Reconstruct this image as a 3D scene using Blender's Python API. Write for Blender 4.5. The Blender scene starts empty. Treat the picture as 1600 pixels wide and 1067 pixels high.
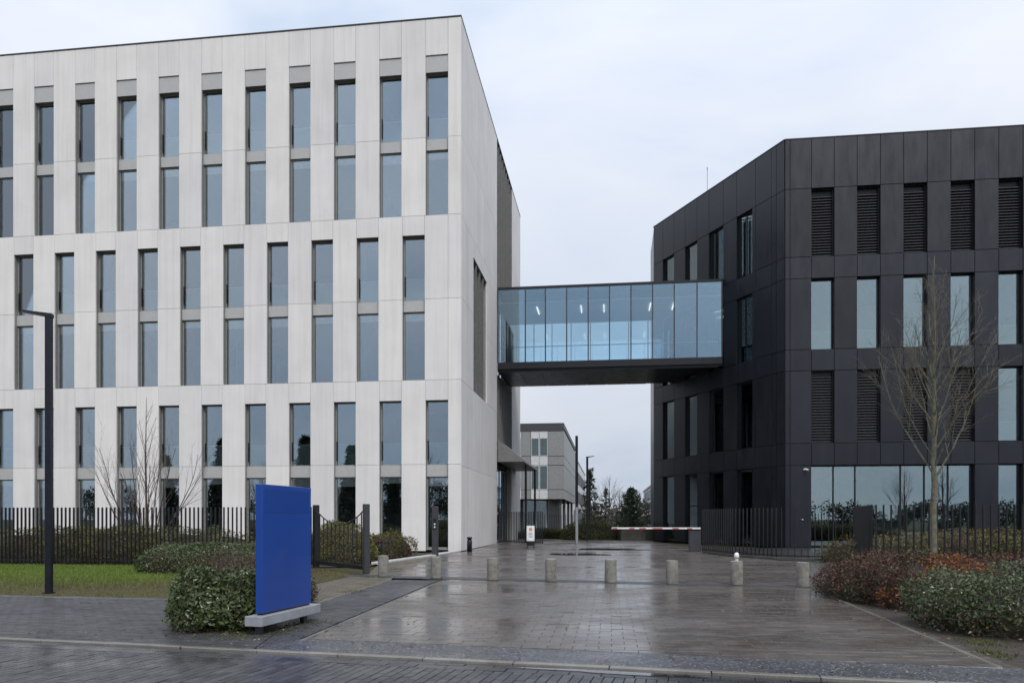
import bpy, bmesh, math, random
import numpy as np
from mathutils import Vector, Matrix

random.seed(7); np.random.seed(7)
SC = bpy.context.scene
COL = SC.collection
R = math.radians

# ------------------------------------------------------------------ camera, sky, sun, exposure
F, CX, YH, EYE = 1180.0, 800.0, 810.0, 1.5
cam_d = bpy.data.cameras.new('camera'); cam = bpy.data.objects.new('camera', cam_d); COL.objects.link(cam)
cam.location = (0, 0, EYE); cam.rotation_euler = (R(90), 0, 0)
cam_d.sensor_width = 36; cam_d.lens = 36 * F / 1600
cam_d.shift_y = (YH - 533.5) / 1600
cam_d.clip_start = 0.1; cam_d.clip_end = 3000
SC.camera = cam

SUN_EL, SUN_AZ = 47, 158            # azimuth clockwise from +Y (behind the camera, to its right)
world = bpy.data.worlds.new('World'); SC.world = world; world.use_nodes = True
wn, wl = world.node_tree.nodes, world.node_tree.links
wn.clear()
out = wn.new('ShaderNodeOutputWorld'); bg = wn.new('ShaderNodeBackground')
sky = wn.new('ShaderNodeTexSky'); sky.sky_type = 'NISHITA'; sky.sun_disc = False
sky.sun_elevation = R(SUN_EL); sky.sun_rotation = R(SUN_AZ)
tc = wn.new('ShaderNodeTexCoord'); mp = wn.new('ShaderNodeMapping'); mp.inputs['Scale'].default_value = (1, 1, 2.0)
nz = wn.new('ShaderNodeTexNoise'); nz.inputs['Scale'].default_value = 1.9; nz.inputs['Detail'].default_value = 5; nz.inputs['Roughness'].default_value = .52
nz.inputs['Distortion'].default_value = .5
rp = wn.new('ShaderNodeValToRGB')
rp.color_ramp.elements[0].position = .33; rp.color_ramp.elements[0].color = (4.2, 5.0, 6.2, 1)
rp.color_ramp.elements[1].position = .62; rp.color_ramp.elements[1].color = (6.3, 6.6, 7.25, 1)
e = rp.color_ramp.elements.new(.47); e.color = (5.55, 6.05, 6.95, 1)
mx = wn.new('ShaderNodeMix'); mx.data_type = 'RGBA'; mx.inputs[0].default_value = .96
wl.new(tc.outputs['Generated'], mp.inputs[0]); wl.new(mp.outputs[0], nz.inputs['Vector'])
wl.new(nz.outputs['Fac'], rp.inputs[0]); wl.new(sky.outputs[0], mx.inputs[6]); wl.new(rp.outputs[0], mx.inputs[7])
sx = wn.new('ShaderNodeSeparateXYZ'); wl.new(tc.outputs['Generated'], sx.inputs[0])
gr_ = wn.new('ShaderNodeMapRange'); gr_.inputs[1].default_value = 0; gr_.inputs[2].default_value = 1; gr_.inputs[3].default_value = .84; gr_.inputs[4].default_value = 1.5
wl.new(sx.outputs[2], gr_.inputs[0])                      # an overcast sky brightens evenly towards the zenith
vm = wn.new('ShaderNodeVectorMath'); vm.operation = 'SCALE'; wl.new(mx.outputs[2], vm.inputs[0]); wl.new(gr_.outputs[0], vm.inputs['Scale'])
wl.new(vm.outputs[0], bg.inputs[0]); bg.inputs[1].default_value = .1
wl.new(bg.outputs[0], out.inputs[0])

sd = bpy.data.lights.new('sun', 'SUN'); sd.energy = 1.5; sd.angle = R(14); sd.color = (1, .97, .93)
sun = bpy.data.objects.new('sun', sd); COL.objects.link(sun)
sdir = Vector((math.sin(R(SUN_AZ)) * math.cos(R(SUN_EL)), math.cos(R(SUN_AZ)) * math.cos(R(SUN_EL)), math.sin(R(SUN_EL))))
sun.rotation_euler = sdir.to_track_quat('Z', 'Y').to_euler(); sun.location = sdir * 60
SC.view_settings.view_transform = 'Standard'; SC.view_settings.look = 'None'
SC.view_settings.gamma = 1; SC.view_settings.use_curve_mapping = False
SC.view_settings.exposure = 0.32
SC.render.engine = 'CYCLES'
SC.cycles.use_denoising = True
SC.cycles.max_bounces = 10; SC.cycles.transparent_max_bounces = 16; SC.cycles.glossy_bounces = 4
SC.cycles.caustics_reflective = False; SC.cycles.caustics_refractive = False

def G(px, py):                       # a point of the flat ground, read off the photograph once
    Y = F * EYE / (py - YH); return ((px - CX) / F * Y, Y)

# ------------------------------------------------------------------ materials
class NT:
    def __init__(s, name):
        s.m = bpy.data.materials.new(name); s.m.use_nodes = True
        s.n, s.l = s.m.node_tree.nodes, s.m.node_tree.links
        s.n.clear(); s.out = s.n.new('ShaderNodeOutputMaterial')
    def new(s, t, **kw):
        nd = s.n.new('ShaderNode' + t)
        for k, v in kw.items():
            if k in nd.inputs: nd.inputs[k].default_value = v
            else: setattr(nd, k, v)
        return nd
    def link(s, a, b): s.l.new(a, b)
    def noise(s, scale, detail=4, rough=.55, coord='pos', vec=(1, 1, 1)):
        if coord == 'pos': src = s.new('NewGeometry').outputs['Position']
        else: src = s.new('TexCoord').outputs['Object']
        mp = s.new('Mapping'); mp.inputs['Scale'].default_value = vec
        s.link(src, mp.inputs[0])
        nd = s.new('TexNoise', Scale=scale, Detail=detail, Roughness=rough); s.link(mp.outputs[0], nd.inputs['Vector'])
        return nd.outputs['Fac']
    def ramp(s, fac, stops):
        r = s.new('ValToRGB'); cr = r.color_ramp
        while len(cr.elements) < len(stops): cr.elements.new(.5)
        for el, (p, c) in zip(cr.elements, stops):
            el.position = p; el.color = (*c, 1) if len(c) == 3 else c
        s.link(fac, r.inputs[0]); return r.outputs[0]
    def mul(s, a, b):
        m = s.new('Mix', data_type='RGBA', blend_type='MULTIPLY'); m.inputs[0].default_value = 1
        s.link(a, m.inputs[6]); s.link(b, m.inputs[7]); return m.outputs[2]
    def mix(s, fac, a, b):
        m = s.new('Mix', data_type='RGBA')
        for i, v in ((0, fac), (6, a), (7, b)):
            if isinstance(v, (int, float)): m.inputs[i].default_value = v
            elif isinstance(v, tuple): m.inputs[i].default_value = (*v, 1)
            else: s.link(v, m.inputs[i])
        return m.outputs[2]
    def rng(s, fac, a, b, c, d):
        m = s.new('MapRange'); s.link(fac, m.inputs[0])
        for i, v in enumerate((a, b, c, d)): m.inputs[i + 1].default_value = v
        return m.outputs[0]
    def math(s, op, a, b=None):
        m = s.new('Math', operation=op)
        for i, v in ((0, a), (1, b)):
            if v is None: continue
            if isinstance(v, (int, float)): m.inputs[i].default_value = v
            else: s.link(v, m.inputs[i])
        return m.outputs[0]
    def bump(s, h, strength=.3, dist=.01):
        b = s.new('Bump', Strength=strength, Distance=dist); s.link(h, b.inputs['Height']); return b.outputs[0]
    def pbsdf(s, col=None, rough=.6, metal=0, normal=None, spec=.5, **kw):
        p = s.new('BsdfPrincipled')
        for k, v in (('Base Color', col), ('Roughness', rough), ('Metallic', metal), ('Normal', normal), ('Specular IOR Level', spec)):
            if v is None: continue
            if isinstance(v, tuple): p.inputs[k].default_value = (*v, 1)
            elif isinstance(v, (int, float)): p.inputs[k].default_value = v
            else: s.link(v, p.inputs[k])
        for k, v in kw.items(): p.inputs[k].default_value = v
        s.link(p.outputs[0], s.out.inputs[0]); return p
    def rand(s):                      # one value for each piece (object or attribute)
        a = s.new('Attribute', attribute_name='rnd').outputs['Fac']
        o = s.new('ObjectInfo').outputs['Random']
        return s.math('FRACT', s.math('ADD', a, o))

M = {}
def simple(name, col, rough=.6, metal=0, var=.12, scale=6, bump=0, spec=.5):
    t = NT(name); n = t.noise(scale)
    c = t.ramp(n, [(.3, tuple(x * (1 - var) for x in col)), (.7, tuple(min(1, x * (1 + var)) for x in col))])
    rr = t.rng(n, .3, .7, max(.03, rough - .07), min(1, rough + .07))
    t.pbsdf(c, rr, metal, t.bump(t.noise(scale * 20), bump, .004) if bump else None, spec)
    M[name] = t.m; return t.m

def concrete(name, base, ribs=False):
    t = NT(name); r = t.rand()
    streak = t.noise(1.0, 6, .6, 'pos', (5, 5, .22)); blot = t.noise(.55, 5, .6); fine = t.noise(45, 3)
    c = t.ramp(streak, [(.28, tuple(x * .92 for x in base)), (.5, base), (.75, tuple(min(1, x * 1.05) for x in base))])
    c = t.mul(c, t.ramp(blot, [(.3, (.92, .92, .915)), (.6, (1, 1, 1))]))
    c = t.mul(c, t.ramp(r, [(0, (.91, .91, .915)), (1, (1.0, .995, .985))]))
    c = t.mul(c, t.ramp(fine, [(.35, (.96, .96, .96)), (.65, (1, 1, 1))]))
    h = fine
    if ribs:
        h = t.math('ADD', fine, t.math('MULTIPLY', t.noise(1, 2, .5, 'pos', (14, 14, .05)), 3.0))
    t.pbsdf(c, .72, 0, t.bump(h, .25, .004), .3); M[name] = t.m
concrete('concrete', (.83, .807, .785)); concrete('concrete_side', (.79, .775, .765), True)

def dark_panel():
    t = NT('dark_panel'); r = t.rand()
    n = t.noise(1.2, 5, .6, 'pos', (2, 2, .5))
    c = t.ramp(r, [(0, (.0095, .0115, .017)), (1, (.015, .0178, .026))])
    c = t.mul(c, t.ramp(n, [(.3, (.85, .85, .85)), (.7, (1.1, 1.1, 1.1))]))
    t.pbsdf(c, t.rng(n, .3, .7, .26, .42), .1, t.bump(t.math('ADD', t.noise(60), t.math('MULTIPLY', t.noise(.9, 2), 6.0)), .08, .002), .5); M['dark_panel'] = t.m
dark_panel()
simple('reveal_metal', (.30, .30, .285), .5, .2)
simple('header_metal', (.46, .455, .445), .5, .1, var=.05)
simple('fin_metal', (.18, .178, .172), .45, .3)
simple('canopy_metal', (.2, .198, .19), .45, .3)
simple('black_metal', (.018, .018, .021), .4, .3)
simple('fence_metal', (.022, .022, .025), .42, .3)
simple('dark_grey_metal', (.06, .06, .067), .45, .3)
simple('lamp_metal', (.016, .018, .026), .35, .4)
simple('grey_cladding', (.30, .305, .30), .5, .2)
simple('dark_cladding', (.07, .072, .08), .5, .2)
simple('white_cladding', (.66, .67, .67), .5)
simple('pale_render', (.58, .575, .56), .8)
simple('slab_white', (.26, .27, .27), .7)
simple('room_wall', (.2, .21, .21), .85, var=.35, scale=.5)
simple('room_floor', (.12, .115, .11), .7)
simple('blind_white', (.85, .87, .87), .7)
simple('cabinet_white', (.75, .78, .76), .5)
simple('roof_felt', (.16, .16, .16), .9)
simple('plinth_grey', (.34, .36, .39), .45, .2)
simple('planter_concrete', (.085, .078, .07), .8, var=.35, scale=2, bump=.3)
simple('white_paint', (.78, .78, .77), .45)
simple('red_paint', (.45, .08, .07), .45)
simple('orange_paint', (.75, .28, .16), .5)
simple('lens_black', (.01, .01, .012), .15)
simple('bark', (.135, .125, .09), .9, var=.4, scale=12, bump=.6)
simple('bark_brown', (.085, .065, .055), .9, var=.3, scale=12, bump=.5)
simple('bark_far', (.09, .075, .065), .95)
simple('twig_core', (.035, .03, .018), 1.0)
simple('soil', (.045, .036, .028), .95, var=.4, scale=9, bump=.8)
simple('interior_blue', (.30, .42, .50), .6)

def sign_blue():
    t = NT('sign_blue')
    n = t.noise(.5, 2, .4)
    c = t.ramp(n, [(.3, (.008, .050, .27)), (.7, (.010, .066, .34))])
    t.pbsdf(c, t.rng(n, .3, .7, .26, .36), 0, None, .5, **{'Coat Weight': .6, 'Coat Roughness': .08}); M['sign_blue'] = t.m
    t = NT('sign_blue_faded')
    n = t.noise(.5, 2, .4)
    t.pbsdf(t.ramp(n, [(.3, (.008, .046, .24)), (.7, (.010, .058, .29))]), .30, 0, None, .5); M['sign_blue_faded'] = t.m
sign_blue()

def bollard_mat():
    t = NT('bollard_concrete'); r = t.rand()
    n = t.noise(7, 6, .65); f = t.noise(80, 3)
    c = t.ramp(n, [(.3, (.14, .135, .11)), (.5, (.25, .24, .21)), (.75, (.34, .33, .30))])
    c = t.mul(c, t.ramp(f, [(.35, (.7, .7, .7)), (.6, (1.05, 1.05, 1.05))]))
    t.pbsdf(c, .8, 0, t.bump(f, .5, .004), .3); M['bollard_concrete'] = t.m
bollard_mat()

def glass(name, tint, refl, fac, wav=.004):
    t = NT(name)
    g = t.new('BsdfGlossy', Roughness=.0, Color=(*refl, 1)); tr = t.new('BsdfTransparent', Color=(*tint, 1))
    fr = t.new('Fresnel', IOR=1.5)
    r = t.new('ObjectInfo').outputs['Random']
    nb = t.bump(t.noise(.55, 2, .4), .05, wav); t.link(nb, g.inputs['Normal']); 
    f = t.math('ADD', t.math('MULTIPLY', fr.outputs[0], .9), t.math('ADD', t.math('MULTIPLY', r, .05), fac))
    f = t.math('MINIMUM', f, 1.0)
    m = t.new('MixShader'); t.link(f, m.inputs[0]); t.link(tr.outputs[0], m.inputs[1]); t.link(g.outputs[0], m.inputs[2])
    t.link(m.outputs[0], t.out.inputs[0]); M[name] = t.m
glass('glass_window', (.94, .97, .965), (.80, .91, 1.0), .17)
glass('glass_dark', (.84, .92, .91), (.78, .92, .97), .18, .0012)
glass('glass_bridge', (.87, .945, .97), (.66, .86, 1.0), .17, .0012)
def frosted():
    t = NT('glass_rail'); d = t.new('BsdfDiffuse', Color=(.72, .86, .84, 1)); tr = t.new('BsdfTransparent', Color=(.8, .93, .9, 1)); m = t.new('MixShader'); m.inputs[0].default_value = .3
    t.link(tr.outputs[0], m.inputs[1]); t.link(d.outputs[0], m.inputs[2]); t.link(m.outputs[0], t.out.inputs[0]); M['glass_rail'] = t.m
frosted()
glass('water', (.86, .87, .88), (1, 1, 1), .02, .0005)

def lampmat():
    t = NT('lamp_glow'); e = t.new('Emission', Strength=1.3, Color=(1, .95, .85, 1)); t.link(e.outputs[0], t.out.inputs[0]); M['lamp_glow'] = t.m
lampmat()

def paving(name, stops, lo, hi, grain=.5, wet_scale=.35, moss=0.0, spec=.5, speck=False):
    t = NT(name); r = t.rand()
    c = t.ramp(r, stops)
    n = t.noise(3.0, 6, .65); f = t.noise(110, 3)
    c = t.mul(c, t.ramp(n, [(.3, (.72, .71, .70)), (.7, (1.15, 1.14, 1.13))]))
    c = t.mul(c, t.ramp(f, [(.35, (1 - grain * .5,) * 3), (.68, (1 + grain * .35,) * 3)]))
    if speck:
        vo = t.new('TexVoronoi', Scale=24.0); t.link(t.new('NewGeometry').outputs['Position'], vo.inputs['Vector'])
        c = t.mix(t.rng(vo.outputs['Distance'], .10, .30, .9, 0), c, (.42, .42, .43))
        c = t.mul(c, t.ramp(t.noise(16, 4, .7), [(.35, (.55, .55, .56)), (.65, (1.25, 1.25, 1.25))]))
    if moss:
        c = t.mix(t.rng(t.noise(1.1, 5, .65), .52, .68, 0, moss), c, (.055, .062, .022))
    w = t.noise(wet_scale, 5, .62, 'pos', (.75, 1.5, 1))
    rough = t.rng(w, .38, .62, lo, hi)
    rough = t.math('ADD', rough, t.rng(f, .3, .7, -.03, .05))
    h = t.math('ADD', t.math('MULTIPLY', f, .5), t.noise(14, 4))
    bs = t.new('Bump', Distance=.004); t.link(h, bs.inputs['Height']); t.link(t.rng(w, .38, .62, .03, .25), bs.inputs['Strength'])
    t.pbsdf(c, rough, 0, bs.outputs[0], spec); M[name] = t.m
paving('slab', [(0, (.112, .100, .091)), (.5, (.128, .115, .105)), (.9, (.14, .127, .117)), (1, (.13, .098, .085))], .11, .36, spec=.55)
paving('sett', [(0, (.040, .040, .044)), (.5, (.06, .06, .066)), (1, (.085, .084, .09))], .16, .46)
paving('footway_brick', [(0, (.040, .041, .047)), (.6, (.058, .059, .067)), (1, (.075, .075, .082))], .30, .55)
paving('granite_strip', [(0, (.075, .075, .085)), (1, (.095, .095, .107))], .26, .5, .9, speck=True)
paving('moss_paver', [(0, (.10, .085, .062)), (1, (.145, .122, .092))], .4, .65, .5, .35, .7)
paving('kerb_stone', [(0, (.19, .18, .165)), (1, (.26, .25, .23))], .25, .55)
paving('edge_stone', [(0, (.13, .12, .105)), (1, (.2, .19, .17))], .3, .6)
paving('white_kerb', [(0, (.55, .55, .56)), (1, (.68, .68, .69))], .4, .7)
paving('joint', [(0, (.065, .06, .056)), (1, (.065, .06, .056))], .35, .6)
paving('asphalt', [(0, (.045, .045, .047)), (1, (.05, .05, .052))], .2, .5, .8)

def ground_mat():
    t = NT('ground_cover'); n = t.noise(.8, 6, .6); f = t.noise(25, 4)
    c = t.ramp(n, [(.3, (.05, .062, .022)), (.55, (.062, .058, .032)), (.75, (.075, .06, .045))])
    c = t.mul(c, t.ramp(f, [(.3, (.6, .6, .6)), (.7, (1.2, 1.2, 1.2))]))
    t.pbsdf(c, .95, 0, t.bump(f, .8, .02), .2); M['ground_cover'] = t.m
    t = NT('lawn_soil'); n = t.noise(.5, 5, .6); f = t.noise(30, 4)
    c = t.ramp(n, [(.35, (.085, .085, .03)), (.6, (.085, .07, .038)), (.75, (.075, .06, .042))])
    c = t.mul(c, t.ramp(f, [(.3, (.6, .6, .6)), (.7, (1.2, 1.2, 1.2))]))
    t.pbsdf(c, .95, 0, t.bump(f, .8, .02), .2); M['lawn_soil'] = t.m
ground_mat()

def leafmat(name, rough=.45, trans=.25):
    t = NT(name); a = t.new('Attribute', attribute_name='Col').outputs['Color']
    p = t.new('BsdfPrincipled', Roughness=rough); t.link(a, p.inputs['Base Color'])
    tl = t.new('BsdfTranslucent'); t.link(a, tl.inputs['Color'])
    m = t.new('MixShader'); m.inputs[0].default_value = trans
    t.link(p.outputs[0], m.inputs[1]); t.link(tl.outputs[0], m.inputs[2]); t.link(m.outputs[0], t.out.inputs[0]); M[name] = t.m
leafmat('leaf'); leafmat('leaf_gloss', .3, .12); leafmat('grass_blade', .6, .3); leafmat('needle', .6, .1)

# ------------------------------------------------------------------ object helpers
def link(name, mesh, mat=None, parent=None, loc=(0, 0, 0), rz=0):
    o = bpy.data.objects.new(name, mesh); COL.objects.link(o)
    if mat and mesh and not mesh.materials: mesh.materials.append(M[mat])
    if parent: o.parent = parent
    o.location = loc; o.rotation_euler = (0, 0, rz); return o
def tag(o, label=None, cat=None, group=None, kind=None):
    if label: o['label'] = label
    if cat: o['category'] = cat
    if group: o['group'] = group
    if kind: o['kind'] = kind
    return o
def empty(name, loc, rz=0, label=None, cat=None, group=None):
    o = bpy.data.objects.new(name, None); COL.objects.link(o); o.location = loc; o.rotation_euler = (0, 0, rz)
    o.empty_display_size = .2
    return tag(o, label, cat, group)
_bx = {}
def box_mesh(sx, sy, sz, mat, bev=0.0):
    k = (round(sx, 4), round(sy, 4), round(sz, 4), mat, bev)
    if k in _bx: return _bx[k]
    bm = bmesh.new(); bmesh.ops.create_cube(bm, size=1)
    bmesh.ops.scale(bm, vec=(sx, sy, sz), verts=bm.verts)
    if bev: bmesh.ops.bevel(bm, geom=bm.edges[:], offset=bev, segments=1, affect='EDGES')
    me = bpy.data.meshes.new('box'); bm.to_mesh(me); bm.free(); me.materials.append(M[mat]); _bx[k] = me; return me
def box(name, x0, x1, y0, y1, z0, z1, mat, parent=None, bev=0.0):
    me = box_mesh(x1 - x0, y1 - y0, z1 - z0, mat, bev)
    return link(name, me, None, parent, ((x0 + x1) / 2, (y0 + y1) / 2, (z0 + z1) / 2))
class MB:                            # collects shapes of ONE part
    def __init__(s): s.v, s.f = [], []
    def add(s, vs, fs):
        b = len(s.v); s.v += [tuple(p) for p in vs]; s.f += [tuple(b + i for i in q) for q in fs]; return s
    def box(s, x0, x1, y0, y1, z0, z1):
        return s.add([(x, y, z) for x in (x0, x1) for y in (y0, y1) for z in (z0, z1)],
                     [(0, 1, 3, 2), (4, 6, 7, 5), (0, 4, 5, 1), (2, 3, 7, 6), (0, 2, 6, 4), (1, 5, 7, 3)])
    def tube(s, pts, rad, n=6, cap=True):
        pts = [Vector(p) for p in pts]; b = len(s.v); m = len(pts)
        for i, p in enumerate(pts):
            d = (pts[min(i + 1, m - 1)] - pts[max(i - 1, 0)]).normalized()
            a = d.cross(Vector((0, 0, 1)) if abs(d.z) < .9 else Vector((1, 0, 0))).normalized(); c = d.cross(a)
            r = rad[i] if isinstance(rad, (list, tuple)) else rad
            for k in range(n):
                t = 2 * math.pi * k / n; q = p + a * (r * math.cos(t)) + c * (r * math.sin(t)); s.v.append(tuple(q))
        for i in range(m - 1):
            for k in range(n):
                s.f.append((b + i * n + k, b + i * n + (k + 1) % n, b + (i + 1) * n + (k + 1) % n, b + (i + 1) * n + k))
        if cap:
            s.f.append(tuple(b + k for k in range(n))[::-1]); s.f.append(tuple(b + (m - 1) * n + k for k in range(n)))
        return s
    def lathe(s, prof, n=24, cx=0, cy=0):
        b = len(s.v)
        for r, z in prof:
            for k in range(n):
                t = 2 * math.pi * k / n; s.v.append((cx + r * math.cos(t), cy + r * math.sin(t), z))
        for i in range(len(prof) - 1):
            for k in range(n): s.f.append((b + i * n + k, b + i * n + (k + 1) % n, b + (i + 1) * n + (k + 1) % n, b + (i + 1) * n + k))
        s.f.append(tuple(b + k for k in range(n))[::-1]); s.f.append(tuple(b + (len(prof) - 1) * n + k for k in range(n)))
        return s
    def mesh(s, name='part', smooth=False):
        me = bpy.data.meshes.new(name); me.from_pydata(s.v, [], s.f); me.update()
        if smooth: me.polygons.foreach_set('use_smooth', [True] * len(me.polygons))
        return me
    def build(s, name, mat, parent=None, loc=(0, 0, 0), rz=0, smooth=False):
        return link(name, s.mesh(name, smooth), mat, parent, loc, rz)
def prism(poly, z0, z1):
    n = len(poly); m = MB()
    m.add([(x, y, z0) for x, y in poly] + [(x, y, z1) for x, y in poly],
          [tuple(range(n))[::-1], tuple(range(n, 2 * n))] + [(i, (i + 1) % n, n + (i + 1) % n, n + i) for i in range(n)])
    return m
def sheet(name, poly, z, mat, kind='structure'):
    o = MB().add([(x, y, z) for x, y in poly], [tuple(range(len(poly)))]).build(name, mat)
    return tag(o, kind=kind)
def ccw(p):
    a = sum(p[i][0] * p[(i + 1) % len(p)][1] - p[(i + 1) % len(p)][0] * p[i][1] for i in range(len(p)))
    return p if a > 0 else p[::-1]
def clip(sub, reg):
    o = sub
    for i in range(len(reg)):
        ax, ay = reg[i]; bx_, by = reg[(i + 1) % len(reg)]
        inp, o = o, []
        if not inp: return []
        side = lambda p: (bx_ - ax) * (p[1] - ay) - (by - ay) * (p[0] - ax)
        for j in range(len(inp)):
            p, q = inp[j], inp[(j + 1) % len(inp)]; sp, sq = side(p), side(q)
            if sp >= 0: o.append(p)
            if (sp >= 0) != (sq >= 0):
                t = sp / (sp - sq); o.append((p[0] + t * (q[0] - p[0]), p[1] + t * (q[1] - p[1])))
    return o
def area(p): return abs(sum(p[i][0] * p[(i + 1) % len(p)][1] - p[(i + 1) % len(p)][0] * p[i][1] for i in range(len(p)))) / 2

def pave(piece, parent, reg, org, ang, w, h, z, mat, n_ind, gap=.006, bond=.5, jit=.0015, deep=.02):
    """rows of slabs/bricks clipped to a convex region; the largest in view are objects, the rest one part"""
    reg = ccw(reg); ca, sa = math.cos(ang), math.sin(ang)
    loc = [((x - org[0]) * ca + (y - org[1]) * sa, -(x - org[0]) * sa + (y - org[1]) * ca) for x, y in reg]
    a0, a1 = min(p[0] for p in loc), max(p[0] for p in loc); b0, b1 = min(p[1] for p in loc), max(p[1] for p in loc)
    cells = []
    for j in range(math.floor(b0 / h) - 1, math.ceil(b1 / h) + 1):
        off = bond * w * (j % 2)
        for i in range(math.floor((a0 - off) / w) - 1, math.ceil((a1 - off) / w) + 1):
            g = gap / 2
            q = [(i * w + off + g, j * h + g), ((i + 1) * w + off - g, j * h + g), ((i + 1) * w + off - g, (j + 1) * h - g), (i * w + off + g, (j + 1) * h - g)]
            c = clip(q, ccw(loc))
            if len(c) < 3: continue
            ar = area(c)
            if ar < .12 * w * h: continue
            full = abs(ar - (w - gap) * (h - gap)) < 1e-6
            cx = sum(p[0] for p in c) / len(c); cy = sum(p[1] for p in c) / len(c)
            X, Y = org[0] + cx * ca - cy * sa, org[1] + cx * sa + cy * ca
            vis = 0
            if Y > 3:
                px, py = CX + X / Y * F, YH + F * EYE / Y
                if -5 < px < 1605 and py < 1072: vis = ar / Y ** 3
            cells.append((vis, full, c, cx, cy, X, Y))
    cells.sort(key=lambda t: -t[0])
    rest = MB(); rnd = []; fullmesh = None
    for k, (vis, full, c, cx, cy, X, Y) in enumerate(cells):
        tx, ty, tz = random.gauss(0, .002), random.gauss(0, .002), random.gauss(0, jit)
        shp = [(x - cx, y - cy) for x, y in c]; ch = .0025 if piece == 'slab' else .004
        ins = []
        for x, y in shp:
            d = math.hypot(x, y); ins.append((x * (1 - ch * 1.4 / max(d, .02)), y * (1 - ch * 1.4 / max(d, .02))))
        n = len(shp)
        vs = [(x, y, -deep) for x, y in shp] + [(x, y, -ch) for x, y in shp] + [(x, y, 0) for x, y in ins]
        fs = [(i, (i + 1) % n, n + (i + 1) % n, n + i) for i in range(n)] + [(n + i, n + (i + 1) % n, 2 * n + (i + 1) % n, 2 * n + i) for i in range(n)] + [tuple(range(2 * n, 3 * n))]
        if k < n_ind and vis > 0:
            if full:
                if fullmesh is None:
                    fullmesh = MB().add(vs, fs).mesh(piece); fullmesh.materials.append(M[mat])
                me = fullmesh
            else:
                me = MB().add(vs, fs).mesh(piece); me.materials.append(M[mat])
            o = link(piece, me, None, parent, (X, Y, z + tz)); o.rotation_euler = (tx, ty, ang)
        else:
            wv = [(X + x * ca - y * sa, Y + x * sa + y * ca, z + tz + q + y * tx - x * ty) for x, y, q in vs]
            rest.add(wv, fs); rnd += [random.random()] * len(vs)
    if rest.v:
        o = rest.build(piece + '_field', mat, parent)
        at = o.data.attributes.new('rnd', 'FLOAT', 'POINT'); at.data.foreach_set('value', rnd)
        o['kind'] = 'stuff'

# ------------------------------------------------------------------ facade helpers (face frame: origin o, axis a along, n inward)
class Face:
    def __init__(s, root, o, a, n):
        s.root, s.o, s.a, s.n = root, o, a, n
        s.rz = math.atan2(a[1], a[0]); s.s = 1 if (-a[1] * n[0] + a[0] * n[1]) > 0 else -1
    def at(s, A, d, z): return (s.o[0] + s.a[0] * A + s.n[0] * d, s.o[1] + s.a[1] * A + s.n[1] * d, z)
    def box(s, name, a0, a1, d0, d1, z0, z1, mat, parent=None, bev=0):
        me = box_mesh(a1 - a0, d1 - d0, z1 - z0, mat, bev)
        if parent is None:
            return link(name, me, None, s.root, s.at((a0 + a1) / 2, (d0 + d1) / 2, (z0 + z1) / 2), s.rz)
        pa, pd, pz = parent['_c']
        return link(name, me, None, parent, ((a0 + a1) / 2 - pa, s.s * ((d0 + d1) / 2 - pd), (z0 + z1) / 2 - pz))
    def raw(s, mb, a0, a1, d0, d1, z0, z1):
        vs = [s.at(A, d, z) for A in (a0, a1) for d in (d0, d1) for z in (z0, z1)]
        mb.add(vs, [(0, 1, 3, 2), (4, 6, 7, 5), (0, 4, 5, 1), (2, 3, 7, 6), (0, 2, 6, 4), (1, 5, 7, 3)])
    def frame(s, name, a0, a1, z0, z1, d0, d1, t, mat, mull=(), trans=()):
        ca, cd, cz = (a0 + a1) / 2, (d0 + d1) / 2, (z0 + z1) / 2
        hx, hz, hd = (a1 - a0) / 2, (z1 - z0) / 2, (d1 - d0) / 2
        m = MB(); m.box(-hx, -hx + t, -hd, hd, -hz, hz); m.box(hx - t, hx, -hd, hd, -hz, hz)
        m.box(-hx + t, hx - t, -hd, hd, -hz, -hz + t); m.box(-hx + t, hx - t, -hd, hd, hz - t, hz)
        for q in mull: m.box(q - ca - t / 2, q - ca + t / 2, -hd - .01, hd + .01, -hz + t, hz - t)
        for q in trans: m.box(-hx + t, hx - t, -hd + .005, hd - .005, q - cz - t / 2, q - cz + t / 2)
        o = m.build(name, mat, s.root, s.at(ca, cd, cz), s.rz); o['_c'] = (ca, cd, cz); return o

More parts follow.
